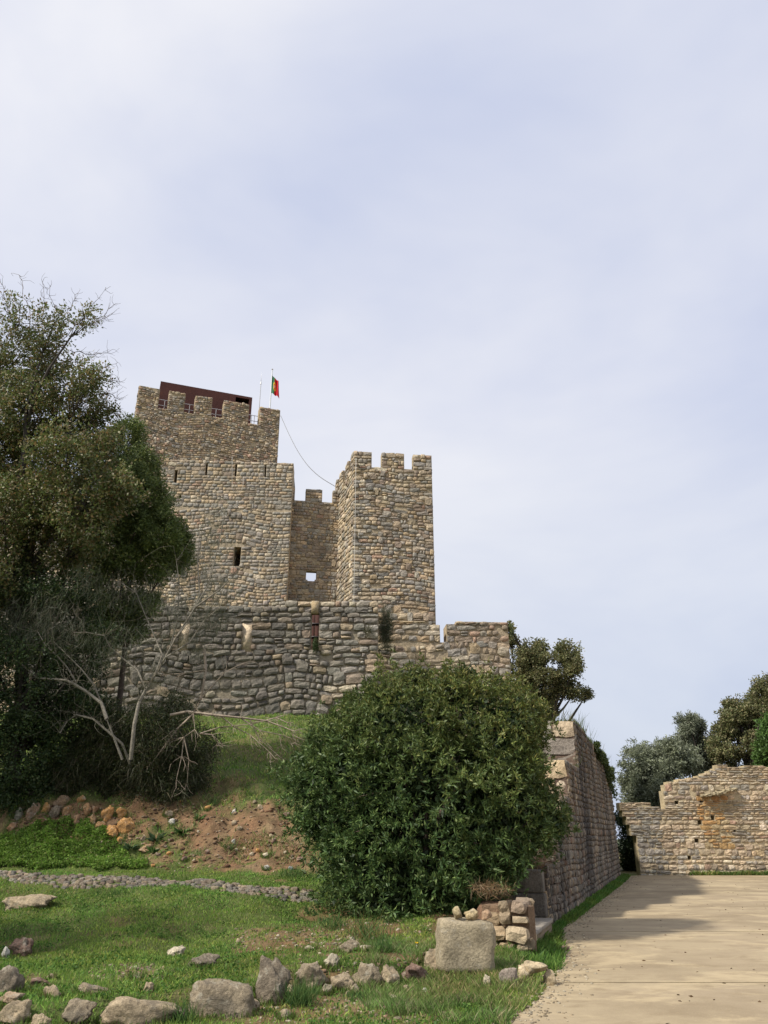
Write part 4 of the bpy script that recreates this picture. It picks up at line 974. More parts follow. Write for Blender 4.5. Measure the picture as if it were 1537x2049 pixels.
def tubes_obj(name, lst, col, mat, parent, k=5, **kw):
    v, f = join([tube_vf(p, r, k) for p, r in lst]); return mesh_np(name, v, f, np.tile(col, (len(v), 1)), mat, parent, smooth=True, **kw)
def tree(name, label, cat, base, fork, blobs, ntw, tr, leafn, leafL, leafW, cols, w, barkc, mat=m_leaf, ros=6, lo=.25, hi=1.05, prune=.35, jitter=.06, sparse=None, spread=.9, twig=.006, group=None, gapth=-.20):
    base = np.array(base, float); root = thing(name, label, cat, tuple(base), group)
    fork = np.array(fork, float); tpts = curve_pts(base - np.array([0, 0, .2]), fork, 6, .05)
    mk_ = tubes_obj('trunk', [(tpts, np.linspace(tr, tr * .6, 7))], barkc, m_bark, root, 9)
    limbs, tw = [], []
    for c, r in blobs:
        st_ = tpts[rng.integers(3, 7)]; lp_ = curve_pts(st_, c, 6, .045); limbs.append((lp_, np.linspace(tr * .42, tr * .05, 7)))
        for _ in range(max(4, int(ntw * r))):
            s0 = lp_[rng.integers(5, 7)]; e = c + unit(rng.normal(size=3)) * r * rng.uniform(.6, .98); tw.append((curve_pts(s0, e, 4, .05), np.linspace(twig * 3, twig * .5, 5)))
    tubes_obj('limbs', limbs, barkc, m_bark, root, 6)
    tubes_obj('twigs', tw, barkc, m_bark, root, 3)
    p, d, k, cc = shell(blobs, leafn, lo, hi, prune)
    if sparse is not None: kp = rng.random(len(p)) < np.array([sparse[q] for q in k]); p, d, k = p[kp], d[kp], k[kp]
    # gaps: drop whole clumps
    cl = np.array([mnoise.noise(Vector(q * 1.9)) for q in p]); kp = cl > gapth; p, d, k, cl = p[kp], d[kp], k[kp], cl[kp]
    b_, dd, ow_ = rosettes(p, d, ros, leafL, leafW, spread, jitter=jitter)
    clump = np.clip(1 + cl[ow_] * .9, .6, 1.5)
    n = len(b_); leaf_obj('crown', b_, dd, rng.uniform(.7, 1.25, n) * leafL, rng.uniform(.75, 1.2, n) * leafW, vary(cols, w, n, .25, clump), mat, root)
    return root

# big round bush in the middle
BB = to_blobs([(800, 1480, 130, .2), (955, 1490, 135, .3), (850, 1640, 200, .2), (985, 1610, 120, .0), (705, 1590, 125, .2), (655, 1570, 75, .4), (765, 1760, 125, -.3), (880, 1740, 100, -.2), (1060, 1640, 70, .1), (905, 1400, 62, .4), (1010, 1440, 80, .5), (760, 1420, 60, .5), (1075, 1590, 40, .3),
               (700, 1480, 75, .5), (712, 1680, 55, 0), (850, 1810, 60, -.4), (765, 1835, 50, -.5), (1000, 1695, 55, 0), (830, 1380, 45, .6), (1045, 1480, 46, .7), (960, 1680, 85, -.3), (640, 1640, 35, .2), (930, 1365, 30, .6), (1105, 1650, 26, .1)], 14.4)
bc = P(850, 1860, 14.2); bush = thing('mastic_bush', 'large round dark green bush in front of the castle wall', 'bush', (bc.x, bc.y, gh(bc.x, bc.y)))
tb = np.array([bc.x, bc.y, gh(bc.x, bc.y)])
st_l = []
for c, r in BB:
    st_l.append((curve_pts(tb + np.array([rnd.uniform(-.25, .25), rnd.uniform(-.1, .3), -.1]), c, 6, .1), np.linspace(.05, .014, 7)))
    for _ in range(10): st_l.append((curve_pts(c, c + unit(rng.normal(size=3)) * r * .95, 4, .12), np.linspace(.014, .004, 5)))
tubes_obj('stems', st_l, (.16, .12, .09), m_bark, bush, 4)
p, d, k, cc = shell(BB, 27000, .72, 1.08, .66)
front = (p[:, 1] < 15.6); kp = front | (rng.random(len(p)) < .5); p, d, k = p[kp], d[kp], k[kp]
cl = np.array([mnoise.noise(Vector(q * 3.1)) for q in p]) * .8 + np.array([mnoise.noise(Vector(q * 6.0)) for q in p]) * .7; kp = cl > -.17; p, d, k, cl = p[kp], d[kp], k[kp], cl[kp]
b_, dd, ow_ = rosettes(p + d * rng.normal(size=(len(p), 1)) * .06, d, 9, .09, .022, .85, .45, .014)
yo = np.clip((b_[:, 2] - 2.4) * .35 + (b_[:, 0] - .8) * .12 + .15 + cl[ow_] * .6, 0, 1)[:, None]      # older yellow-green foliage on top and right
n = len(b_); ca_ = vary([(.050, .092, .028), (.075, .12, .034), (.12, .165, .050)], [3, 3, 1.3], n, .25); cb_ = vary([(.11, .125, .030), (.16, .145, .045), (.08, .11, .03)], [3, 1.4, 2], n, .2)
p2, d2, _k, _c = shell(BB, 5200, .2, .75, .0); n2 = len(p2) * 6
leaf_obj('inner_foliage', np.repeat(p2, 6, 0) + rng.normal(size=(n2, 3)) * .07, rng.normal(size=(n2, 3)), rng.uniform(.09, .16, n2), rng.uniform(.04, .07, n2), vary([(.03, .055, .018), (.045, .07, .022)], [3, 2], n2, .2), m_leaf, bush)  # inner leaves coloured darker, so the gaps between clumps look deep in shade
leaf_obj('foliage', b_, dd, rng.uniform(.065, .12, n), rng.uniform(.020, .032, n), (ca_ * (1 - yo) + cb_ * yo) * np.clip(1.05 + cl[ow_] * .9, .7, 1.6)[:, None], m_gloss, bush)

# oak at the left, thin autumn leaves at the top
gx0, gy0 = P(20, 1500, 20).x, 20.2
OB = [(30, 650, 60, .34), (105, 655, 52, .34), (170, 635, 34, .26), (25, 730, 65, .55), (105, 730, 60, .6), (180, 765, 42, .6), (50, 820, 75, 1), (140, 830, 70, 1), (205, 835, 34, .8), (230, 880, 30, .7), (-40, 760, 80, .6), (-40, 900, 100, .9),
      (40, 930, 85, 1), (135, 920, 75, 1), (200, 900, 40, .9), (80, 1010, 80, 1), (170, 1010, 70, .9), (10, 1040, 80, .8), (240, 980, 45, .9), (-30, 1160, 70, .9), (150, 1110, 60, .75), (70, 1130, 40, .35)]
blobs = to_blobs([(a, b, r, rnd.uniform(-.9, .9)) for a, b, r, s_ in OB], 19.0)
fk = P(45, 1060, 19.6)
oak = tree('oak_tree', 'tall oak at the left edge with sparse brownish leaves and bare twigs on top', 'tree', (gx0, gy0, gh(gx0, gy0)), fk, blobs, 22, .2, 25000, .10, .05,
     [(.14, .135, .045), (.09, .12, .034), (.19, .13, .055), (.24, .21, .13)], [3, 4, 1.2, .9], (.07, .06, .05), sparse=[b[3] for b in OB], ros=6, prune=.3, jitter=.07, gapth=-.12)
# bare twigs reaching out of the crown
tw = []
for a, b in [((60, 680), (38, 550)), ((60, 680), (85, 565)), ((110, 680), (100, 575)), ((90, 720), (210, 580)), ((150, 650), (228, 610)), ((150, 650), (222, 630)), ((120, 660), (150, 590)), ((160, 740), (232, 728)), ((180, 760), (240, 765)), ((190, 790), (238, 800)), ((195, 800), (240, 830)), ((20, 640), (5, 570)), ((140, 700), (215, 705))]:
    Yq = 19.0 + rnd.uniform(-.4, .4); q0, q1 = P(*a, Yq), P(*b, Yq + rnd.uniform(-.5, .5)); c0 = curve_pts(q0, q1, 8, .07); tw.append((c0, np.linspace(.016, .005, 9)))
    for i in range(2, 9):
        for _ in range(3):
            e = c0[i] + unit(rng.normal(size=3) + unit(np.array(q1 - q0)) * .8) * rnd.uniform(.12, .4); tw.append((curve_pts(c0[i], e, 3, .15), np.linspace(.006, .003, 4)))
v, f = join([tube_vf(p_, r_, 3) for p_, r_ in tw]); mesh_np('bare_twigs', v, f, np.tile((.20, .16, .13), (len(v), 1)), m_bark, oak)
# evergreen behind it
EB = [(240, 1225, 45), (200, 1265, 45), (290, 1205, 30), (265, 1260, 28), (205, 920, 50), (190, 1000, 55), (170, 1080, 60), (258, 870, 34), (285, 930, 42), (255, 960, 45), (300, 1000, 45), (320, 1070, 50), (270, 1050, 55), (350, 1110, 38), (300, 1130, 45), (235, 1110, 50), (225, 1030, 50), (345, 1060, 28), (210, 1170, 40), (375, 1085, 16)]
blobs = to_blobs([(a, b, r, rnd.uniform(-.7, .7)) for a, b, r in EB], 21.5)
q = P(255, 1400, 22); tree('evergreen_tree', 'dense glossy evergreen tree between the oak and the castle keep', 'tree', (q.x, 22, gh(q.x, 22)), P(270, 1120, 21.8), blobs, 10, .09, 17000, .11, .036,
     [(.11, .15, .042), (.18, .21, .06), (.08, .11, .033)], [3, 1.2, 2], (.08, .06, .045), mat=m_gloss, ros=7, lo=.5, prune=.45)

for bx, by, hz_, rr in ((-11.2, 9.4, 7.2, 2.0), (-14.2, 16.4, 10.0, 2.9)):
    bl_ = [(np.array([bx + rnd.uniform(-1, 1) * rr * .6, by + rnd.uniform(-1, 1) * rr * .6, hz_ + rnd.uniform(-1, 1) * rr * .7]), rr * rnd.uniform(.45, .65)) for _ in range(11)]
    tree('oak_tree', 'oak standing outside the left edge of the picture, ' + ('nearest the viewer' if by < 12 else 'beside the bank'), 'tree', (bx, by, gh(bx, by)), (bx, by, hz_ - rr * .8), bl_, 6, .2, 3600, .13, .09, [(.10, .11, .035), (.07, .09, .025)], [1, 1], (.07, .06, .05), ros=5, prune=.3)
# ivy-hung thicket in the left bank
TB = [(90, 1180, 40), (190, 1440, 45), (30, 1240, 80), (110, 1240, 60), (30, 1380, 110), (110, 1360, 70), (30, 1520, 95), (120, 1500, 70), (-60, 1450, 120), (-60, 1250, 110), (60, 1590, 50), (180, 1330, 40), (160, 1230, 45), (140, 1180, 40), (20, 1130, 50), (160, 1420, 45), (210, 1270, 30)]
blobs = to_blobs([(a, b, r, rnd.uniform(-.5, .5)) for a, b, r in TB], 19.4)
q = P(30, 1600, 19.5); tree('ivy_thicket', 'dark ivy covered thicket filling the left edge below the oak', 'thicket', (q.x, 19.5, gh(q.x, 19.5)), P(40, 1400, 19.6), blobs, 8, .14, 26000, .065, .045,
     [(.028, .05, .016), (.05, .08, .022), (.075, .09, .03)], [4, 2, 1.4], (.09, .075, .06), ros=6, lo=.6, prune=.55, jitter=.08)
# low scrub on top of the bank
SB = [(250, 1500, 55), (185, 1520, 60), (300, 1530, 50), (230, 1570, 40), (150, 1570, 45), (330, 1480, 45), (370, 1540, 45), (400, 1490, 35), (290, 1450, 45), (350, 1430, 40), (215, 1450, 45), (130, 1540, 40), (395, 1580, 25), (340, 1580, 35), (270, 1600, 22)]
blobs = to_blobs([(a, b, r, rnd.uniform(-.4, .4)) for a, b, r in SB], 19.5)
q = P(270, 1600, 19.4); scrub = thing('scrub_thicket', 'low tangled dark scrub on the bank above the orange rocks', 'shrub', (q.x, 19.4, gh(q.x, 19.4)))
p, d, k, cc = shell(blobs, 10000, .5, 1.05, .55)
b_, dd, ow_ = rosettes(p, d, 6, .06, .03, .9, .1, .07); n = len(b_); leaf_obj('foliage', b_, dd, rng.uniform(.04, .08, n), rng.uniform(.02, .035, n), vary([(.035, .05, .016), (.06, .075, .02), (.09, .075, .035)], [4, 2, 1], n, .25), m_leaf, scrub)
# drooping broom stems
p, d, k, cc = shell(blobs, 9000, .3, 1.1, .2); dn = unit(d * np.array([.5, .5, 0]) + np.array([0, 0, -.75]) + rng.normal(size=d.shape) * .28)
n = len(p); leaf_obj('drooping_stems', p, dn, rng.uniform(.25, .6, n), rng.uniform(.006, .012, n), vary([(.075, .075, .035), (.12, .10, .06), (.05, .055, .025)], [3, 2, 3], n, .2), m_leaf, scrub, bend=.35)

# leaning broom tree with pale bare stems
BR_ = [[(214, 1440), (203, 1407), (175, 1386), (147, 1368), (131, 1361), (75, 1357), (38, 1325)], [(153, 1366), (134, 1335), (112, 1310), (91, 1291), (75, 1263)], [(203, 1407), (187, 1369), (162, 1338), (131, 1307), (109, 1285)],
       [(262, 1520), (269, 1449), (278, 1407), (292, 1379), (312, 1347), (331, 1316), (353, 1275), (375, 1247)], [(312, 1347), (325, 1310), (309, 1272), (290, 1229), (272, 1185), (237, 1163)], [(292, 1379), (275, 1341), (244, 1316), (219, 1294), (209, 1272), (170, 1265), (147, 1266)],
       [(353, 1275), (390, 1216), (418, 1169), (437, 1091), (450, 1030)], [(340, 1300), (356, 1235), (359, 1169), (353, 1122)], [(261, 1530), (244, 1488), (215, 1463), (187, 1439), (153, 1430), (134, 1444), (120, 1467)], [(245, 1520), (214, 1440)],
       [(390, 1216), (440, 1180), (470, 1150)], [(375, 1247), (400, 1190), (395, 1120), (400, 1060)], [(331, 1316), (380, 1285), (410, 1240), (440, 1215)]]
q = P(255, 1540, 19.3); br = thing('broom_tree', 'leaning broom with pale bare stems and wispy grey green twigs before the outer wall', 'shrub', (q.x, 19.3, gh(q.x, 19.3)))
lst = []; tips = []
for i, pl in enumerate(BR_):
    Y0 = 18.5 + (i % 3) * .12; pts = [np.array(P(a, b, Y0 + .15 * math.sin(j * 1.3 + i))) for j, (a, b) in enumerate(pl)]
    r0 = .048 if i in (0, 3) else (.034 if i in (8, 9) else .024); lst.append((pts, np.linspace(r0, r0 * .35, len(pts)))); tips += [(x_, i) for x_ in pts[2:]]
tubes_obj('stems', lst, (.27, .24, .19), m_bark, br, 7)
tw = []
for x_, i in tips:
    for _ in range(6):
        e = x_ + unit(rng.normal(size=3) + np.array([.2, 0, .9])) * rnd.uniform(.3, 1.1); tw.append((curve_pts(x_, e, 4, .12), np.linspace(.007, .003, 5)))
tubes_obj('twigs', tw, (.20, .18, .13), m_bark, br, 3)
WB = [(430, 1100, 38, .55), (415, 1160, 42, .6), (440, 1200, 38, .7), (400, 1240, 42, .9), (350, 1230, 40, .7), (380, 1290, 34, .7), (400, 1330, 32, .5), (420, 1050, 30, .35), (300, 1210, 40, .5), (90, 1250, 55, .9), (60, 1310, 50, .9), (20, 1260, 50, .8), (150, 1290, 45, .5), (230, 1200, 45, .5), (210, 1320, 50, .45), (260, 1290, 45, .5), (300, 1380, 40, .5), (170, 1180, 40, .5), (360, 1160, 32, .5), (330, 1290, 32, .4), (425, 1260, 34, .8)]
blobs = to_blobs([(a, b, r, rnd.uniform(-.3, .3)) for a, b, r, s_ in WB], 18.8)
p, d, k, cc = shell(blobs, 10500, .1, 1.15, 0.0); kp = rng.random(len(p)) < np.array([WB[i][3] for i in k]); p, d = p[kp], d[kp]; n = len(p)
leaf_obj('wispy_twigs', p, unit(np.array([.15, 0, .8]) + rng.normal(size=(n, 3)) * .42), rng.uniform(.2, .45, n), rng.uniform(.005, .010, n), vary([(.12, .13, .085), (.16, .14, .10), (.08, .095, .05)], [3, 1.5, 3], n, .2), m_leaf, br, bend=.15)

# dead branches lying towards the lawn
FB = [[(340, 1431), (375, 1424), (422, 1430), (481, 1436), (530, 1442), (560, 1452), (585, 1462)], [(409, 1297), (412, 1341), (403, 1397), (387, 1428), (353, 1460), (337, 1482), (303, 1528)], [(481, 1436), (520, 1462), (560, 1470), (592, 1480)], [(440, 1432), (470, 1455), (500, 1470), (540, 1505)],
      [(368, 1475), (364, 1513), (353, 1560)], [(368, 1475), (378, 1520), (374, 1570)], [(368, 1475), (330, 1490), (281, 1503)], [(390, 1460), (368, 1475)], [(387, 1428), (390, 1460)], [(400, 1468), (440, 1455), (500, 1449), (540, 1440)], [(530, 1442), (552, 1436), (575, 1446), (586, 1470), (582, 1488)], [(400, 1468), (425, 1470), (436, 1486), (432, 1492)],
      [(368, 1475), (345, 1500), (325, 1530)], [(412, 1341), (370, 1347), (330, 1350)], [(403, 1397), (450, 1345), (480, 1330)], [(500, 1440), (520, 1480), (555, 1510)]]
q = P(400, 1470, 19.2); fb = thing('dead_branches', 'bleached dead branches sprawling over the grass right of the scrub', 'branches', (q.x, 19.2, q.z)); lst = []
for i, pl in enumerate(FB):
    pts = [np.array(P(a, b, 18.9 + .1 * math.sin(j * 1.7 + i * 2))) for j, (a, b) in enumerate(pl)]; r0 = .036 if i < 2 else .016; lst.append((pts, np.linspace(r0, r0 * .35, len(pts))))
    for x_ in pts[1:]:
        for _ in range(4): e = x_ + unit(rng.normal(size=3) + unit(pts[-1] - pts[0]) * 1.2) * rnd.uniform(.12, .5); lst.append((curve_pts(x_, e, 3, .12), np.linspace(.007, .003, 4)))
tubes_obj('branches', lst, (.36, .29, .22), m_bark, fb, 5)

# trees right of the castle and behind the far wall
def back_tree(name, label, Y, bl, cols, w, n, L, W, bark=(.06, .05, .04), base=None, fork=None, tr=.22, mat=m_leaf, **k):
    blobs = to_blobs([(a, b, r, rnd.uniform(-.8, .8)) for a, b, r in bl], Y); q = P(base[0], 1600, Y); z = gh(q.x, Y)
    return tree(name, label, 'tree', (q.x, Y, z), P(fork[0], fork[1], Y), blobs, 7, tr, n, L, W, cols, w, bark, mat=mat, **k)
oakc = [(.17, .165, .07), (.11, .125, .05), (.22, .19, .10)]
back_tree('oak_tree', 'gnarled oak with dark limbs standing just right of the rampart wall', 36, [(1045, 1320, 32), (1070, 1305, 26), (1095, 1335, 30), (1060, 1370, 38), (1135, 1310, 26), (1150, 1330, 24), (1120, 1370, 28), (1150, 1385, 18), (1172, 1390, 12), (1090, 1410, 26), (1035, 1400, 30), (1110, 1395, 16), (1025, 1285, 14), (1020, 1255, 9)], oakc, [3, 3, 1], 10500, .11, .065, base=(1085,), fork=(1090, 1440), tr=.3, ros=5, prune=.3)
back_tree('olive_tree', 'silvery olive tree, lowest and leftmost of the trees behind the far wall', 40, [(1275, 1520, 30), (1310, 1510, 30), (1290, 1560, 36), (1260, 1565, 22), (1330, 1545, 36), (1370, 1520, 34), (1345, 1500, 24), (1275, 1595, 30), (1320, 1590, 36)], [(.20, .22, .14), (.14, .16, .10), (.27, .29, .21)], [3, 3, 1.2], 7600, .16, .05, base=(1300,), fork=(1310, 1600), ros=6, prune=.3)
back_tree('olive_tree', 'taller slender olive tree with silvery top rising behind the far wall', 43, [(1375, 1445, 20), (1385, 1470, 24), (1400, 1500, 30), (1370, 1490, 22), (1415, 1525, 30), (1395, 1450, 16), (1360, 1525, 24)], [(.21, .23, .155), (.14, .16, .105), (.30, .31, .24)], [3, 3, 1.2], 5000, .17, .05, base=(1390,), fork=(1390, 1540), ros=6, prune=.3)
back_tree('oak_tree', 'brownish green oak with dark limbs above the right part of the far wall', 42, [(1460, 1440, 26), (1490, 1425, 30), (1450, 1470, 26), (1485, 1460, 34), (1525, 1440, 34), (1530, 1380, 26), (1520, 1400, 24), (1550, 1420, 40), (1460, 1410, 14), (1510, 1485, 26), (1440, 1500, 26), (1470, 1520, 26), (1540, 1362, 12)], oakc, [2, 3, 1.6], 12000, .12, .07, base=(1510,), fork=(1505, 1500), tr=.3, ros=5, prune=.3)
back_tree('laurel_tree', 'bright green leafy tree cut off by the right picture edge', 38, [(1540, 1460, 26), (1545, 1500, 34), (1530, 1520, 20), (1575, 1480, 40)], [(.075, .135, .03), (.055, .10, .022)], [2, 2], 2600, .16, .07, base=(1560,), fork=(1555, 1540), ros=6, mat=m_gloss)
back_tree('shrub', 'dark leafy shrub filling the gate opening at the end of the retaining wall', 38.5, [(1262, 1690, 30), (1268, 1735, 26), (1285, 1640, 30), (1250, 1640, 26), (1290, 1700, 30)], [(.03, .05, .02), (.05, .075, .03)], [3, 2], 3000, .12, .07, base=(1270,), fork=(1270, 1740), tr=.08, ros=6).__setitem__('category', 'shrub')

# plants growing on the walls
def hang(label, name, q, r, n, cols, cat='plant', L=(.12, .35), up=.2, W=(.008, .02)):
    q = np.array(q); p = q + unit(rng.normal(size=(n, 3))) * r * (rng.random((n, 1)) ** .5) * np.array(1.); o = leaf_obj(name, p, unit(rng.normal(size=(n, 3)) * .6 + np.array([0, -.2, up])), rng.uniform(*L, n), rng.uniform(*W, n), vary(cols, [1] * len(cols), n), m_leaf, None, loc=tuple(q))
    tag(o, label, cat); return o
lt = px_on(Lf, 772, 1265, -.6); hang('wispy dark green broom hanging at the right end of the outer wall', 'broom_plant', lt, np.array([.28, .3, 1.05]), 2600, [(.05, .065, .03), (.08, .085, .05)], up=.5, L=(.2, .5), W=(.006, .012))
lt = px_on(Lf, 631, 1292, .1); hang('small green plant growing in the narrow slot of the outer wall', 'wall_plant', lt, np.array([.12, .12, .3]), 500, [(.04, .07, .02), (.06, .09, .03)], L=(.06, .14), W=(.01, .03))
lt = px_on(Ef, 1022, 1262, -.1); hang('little leafy sprig on the top right corner of the rampart', 'wall_plant', lt, np.array([.12, .2, .35]), 350, [(.12, .13, .04), (.08, .10, .04)], L=(.06, .14), W=(.03, .05))
lt = px_on(Lf, 738, 1262, .1); hang('tuft of dry stems growing out of the outer wall near its right end', 'wall_plant', lt, np.array([.18, .12, .22]), 300, [(.06, .07, .03), (.12, .11, .06)], L=(.12, .3), W=(.006, .012))
# grass and moss on top of the retaining wall
n = 9000; uu = rng.uniform(sU(21.5), LW, n); inn = rng.uniform(-.02, 1.0, n) ** 1.5; zz = np.array([rtop(u) for u in uu]); p = Rf.o + uu[:, None] * Rf.u - inn[:, None] * Rf.n + np.stack([0 * zz, 0 * zz, zz - .03], 1)
kp = fbm(uu, inn, 1.1) > .42; p = p[kp]; n = len(p); hh = rng.uniform(.05, .18, n) + (rng.random(n) < .03) * .5
o = leaf_obj('wall_top_grass', p, rng.normal(size=(n, 3)) * .35 + np.array([.15, -.1, 1]), hh, .012, vary([(.07, .10, .025), (.17, .14, .08), (.05, .07, .02)], [3, 1.2, 2], n), m_grass); tag(o, 'grass on top of the retaining wall', kind='stuff')
n = 5000; uu = rng.uniform(sU(26.5), LW + .1, n); dz = rng.uniform(0, 1, n) ** 1.6; zz = np.array([rtop(min(u, LW - .01)) for u in uu]); p = Rf.o + uu[:, None] * Rf.u + rng.uniform(.03, .16, n)[:, None] * Rf.n + np.stack([0 * zz, 0 * zz, zz + .05 - dz * (.25 + .9 * sstep(sU(29), LW, uu))], 1); kp = fbm(uu, dz, 1.6) > .47; p = p[kp]; n = len(p)
o = leaf_obj('creeper', p, rng.normal(size=(n, 3)) + np.array([.5, -.2, -.3]), rng.uniform(.07, .14, n), .06, vary([(.05, .075, .02), (.08, .10, .03)], [3, 2], n), m_leaf); tag(o, 'leafy creeper hanging over the far top corner of the retaining wall', 'creeper', kind='stuff')

# ------------------------------------------------------------------ grass
def blades(n, xr, yr, keepfn, hrange, wrange, cols, w, name, label, lean=.45, weeds=.0, seed=1, power=1.0):
    y = yr[0] + (yr[1] - yr[0]) * rng.random(n) ** power; x = rng.uniform(0, 1, n) * (xr[1] - xr[0]) + xr[0] if not callable(xr) else xr(y, rng.random(n))
    z = height(x, y); kp = keepfn(x, y, z); x, y, z = x[kp], y[kp], z[kp]; n = len(x)
    h = rng.uniform(*hrange, n) * (.6 + .9 * fbm(x, y, 2.0)); ww = rng.uniform(*wrange, n) * (1 + (y - 8) * .05)
    p = np.stack([x, y, z - .01], 1); a = rng.uniform(0, 2 * math.pi, n); s = np.stack([np.cos(a), np.sin(a), 0 * a], 1)
    tip = p + np.stack([rng.normal(size=n) * lean * h, rng.normal(size=n) * lean * h, h], 1); mid = p * .5 + tip * .5 + np.array([0, 0, 1]) * (h * .12)[:, None]
    V = np.stack([p - s * ww[:, None] * .35, p + s * ww[:, None] * .35, mid + s * ww[:, None] * .5, tip], 1).reshape(-1, 3)
    t = fbm(x + 5, y + 3, .9); c = vary(cols, w, n, .22) * 1.42; c = c * (.68 + .64 * t)[:, None]; c[:, 0] *= 1 + (fbm(x, y + 20, 1.5) - .5) * .6
    o = mesh_np(name, V, np.arange(n * 4).reshape(-1, 4), np.repeat(c, 4, 0), m_grass); tag(o, label, kind='stuff'); return o
def inpath(x, y): return (np.abs(y - np.interp(x, tx, ty)) < PW(x) * .92 + .12 * (fbm(x, y, 2) - .5)) & (x < tx[-1])
def lawn_keep(x, y, z):
    so = soil_at(x, y, z); return (rng.random(len(x)) > so * 1.1) & (x < edge(y) - .02) & ~inpath(x, y) & ((y < 15.3) | (x < xw(y) - 1.2) | (x > xw(y) + .05))
vis = lambda y, t: (-.56 + t * (.56 + .30)) * y
GC = [(.12, .195, .036), (.17, .235, .045), (.075, .135, .028), (.24, .23, .08)]
blades(170000, vis, (7.6, 17.5), lawn_keep, (.025, .055), (.008, .014), GC, [4, 3, 2, .6], 'lawn_grass', 'short green grass of the lawn', power=.95)
blades(60000, vis, (17.5, 31), lambda x, y, z: lawn_keep(x, y, z), (.04, .10), (.014, .024), GC, [3, 2, 3, 1.0], 'slope_grass', 'grass on the slope below the castle')
# clover patch at the foot of the bank
cpx = lambda x, y, z: (lambda pp: (pp[1] > np.interp(pp[0], [-200, 0, 60, 140, 200, 235, 255, 300], [1690, 1672, 1655, 1648, 1662, 1688, 1715, 1745]) + 40 * (fbm(x, y, 1.7) - .5)) & (pp[1] < 1738 + 30 * (fbm(x + 9, y, 1.5) - .5)))(proj_np(x, y, z))
def proj_np(x, y, z):
    dz = z - CAMZ; f = y * CT + dz * ST; u = -y * ST + dz * CT; return 768.5 + F * x / f, 1024.5 - F * u / f
n = 150000; x = rng.uniform(-9.8, -3.6, n); y = rng.uniform(16, 19.3, n); z = height(x, y); kp = cpx(x, y, z); x, y, z = x[kp], y[kp], z[kp]; n = len(x)
p = np.stack([x, y, z + .02 + .18 * fbm(x, y, 2.2) * fbm(x + 3, y, 5) + rng.uniform(-.04, .03, n)], 1)
o = leaf_obj('clover_patch', p, rng.normal(size=(n, 3)) * np.array([1, 1, .35]) + np.array([0, -.2, .25]), rng.uniform(.03, .055, n), rng.uniform(.03, .05, n), vary([(.13, .23, .035), (.18, .27, .05), (.09, .16, .03), (.16, .17, .06)], [3, 2, 1.5, .5], n, .2) * (.6 + .8 * fbm(x, y, 3.3))[:, None], m_grass); tag(o, 'bright green clover patch at the foot of the bank', kind='stuff')
# broad-leaved weeds through the lawn
n = 60000; y = 7.8 + 9 * rng.random(n) ** .9; x = vis(y, rng.random(n)); z = height(x, y); kp = lawn_keep(x, y, z) & (fbm(x + 3, y, 1.6) > .52); x, y, z = x[kp], y[kp], z[kp]; n = len(x)
o = leaf_obj('lawn_weeds', np.stack([x, y, z + rng.uniform(.0, .04, n)], 1), rng.normal(size=(n, 3)) * np.array([1, 1, .4]) + np.array([0, 0, .35]), rng.uniform(.025, .05, n), rng.uniform(.012, .028, n), vary([(.07, .15, .025), (.11, .19, .035), (.045, .10, .02)], [3, 2, 2], n, .2), m_grass); tag(o, 'small leafy weeds in the lawn', kind='stuff')
# strip of grass along the foot of the walls
def strip_keep(x, y, z): return (x < edge(y) + .05) & (x > xw(y) + .02 - 5 * (y < 15.3)) & (rng.random(len(x)) < .9)
blades(26000, lambda y, t: xw(y) + t * (edge(y) - xw(y) + .1), (11, 33.4), strip_keep, (.05, .13), (.012, .02), [(.07, .14, .025), (.11, .17, .035), (.05, .09, .02)], [3, 2, 2], 'verge_grass', 'grass along the foot of the retaining wall', power=1.1)
blades(5000, (11.3, 19), (34.0, 34.25), lambda x, y, z: (fbm(x, y, .8) > .42), (.08, .22), (.02, .035), [(.08, .13, .03), (.14, .15, .05)], [2, 1], 'wall_foot_grass', 'weeds along the foot of the far wall')
# taller tufts
def tuft(px, py, hpx, n, label, cols, spread=.8, r=.08, at=None):
    q = at or hit(px, py); h = hpx * mpp(q.y, px, py); a = rng.uniform(0, 2 * math.pi, n); p = np.stack([q.x + rng.normal(size=n) * r, q.y + rng.normal(size=n) * r, np.full(n, q.z - .02)], 1)
    d = np.stack([np.cos(a) * spread * rng.random(n), np.sin(a) * spread * rng.random(n), np.ones(n)], 1)
    o = leaf_obj('grass_tuft', p, d, h * rng.uniform(.45, 1.05, n), rng.uniform(.005, .010, n), vary(cols, [1] * len(cols), n), m_grass, None, .3, loc=tuple(q)); tag(o, label, 'grass tuft')
TG = [(.05, .11, .03), (.08, .15, .04), (.11, .17, .05)]
tuft(600, 2014, 66, 340, 'dense arching dark green tuft right of the tall dark rock', TG, 1.1)
tuft(735, 1880, 60, 240, 'long arching grass at the foot of the bush', TG + [(.2, .13, .05)], 1.3, .16); tuft(665, 1860, 46, 200, 'pale grass tuft at the left foot of the bush', TG, 1.2, .12)
tuft(430, 1612, 30, 160, 'grass tuft at the top of the red slope', TG, 1.2, .12); tuft(458, 1700, 24, 120, 'small tuft growing halfway on the red slope', TG, 1.2, .06)
tuft(590, 1755, 30, 220, 'thick tuft at the end of the cobbled track', TG, 1.1, .16); tuft(240, 1790, 20, 150, 'dark low tuft just below the cobbled track', TG, 1.2, .2); tuft(765, 1905, 40, 120, 'thin tuft behind the rock row near the yellow flower', TG, .9, .06)
tuft(360, 2046, 52, 200, 'leafy tuft between the two long blocks at the bottom', TG, .9, .06); tuft(720, 2000, 30, 160, 'low tuft in front of the bright topped rock', TG, 1.1, .1)
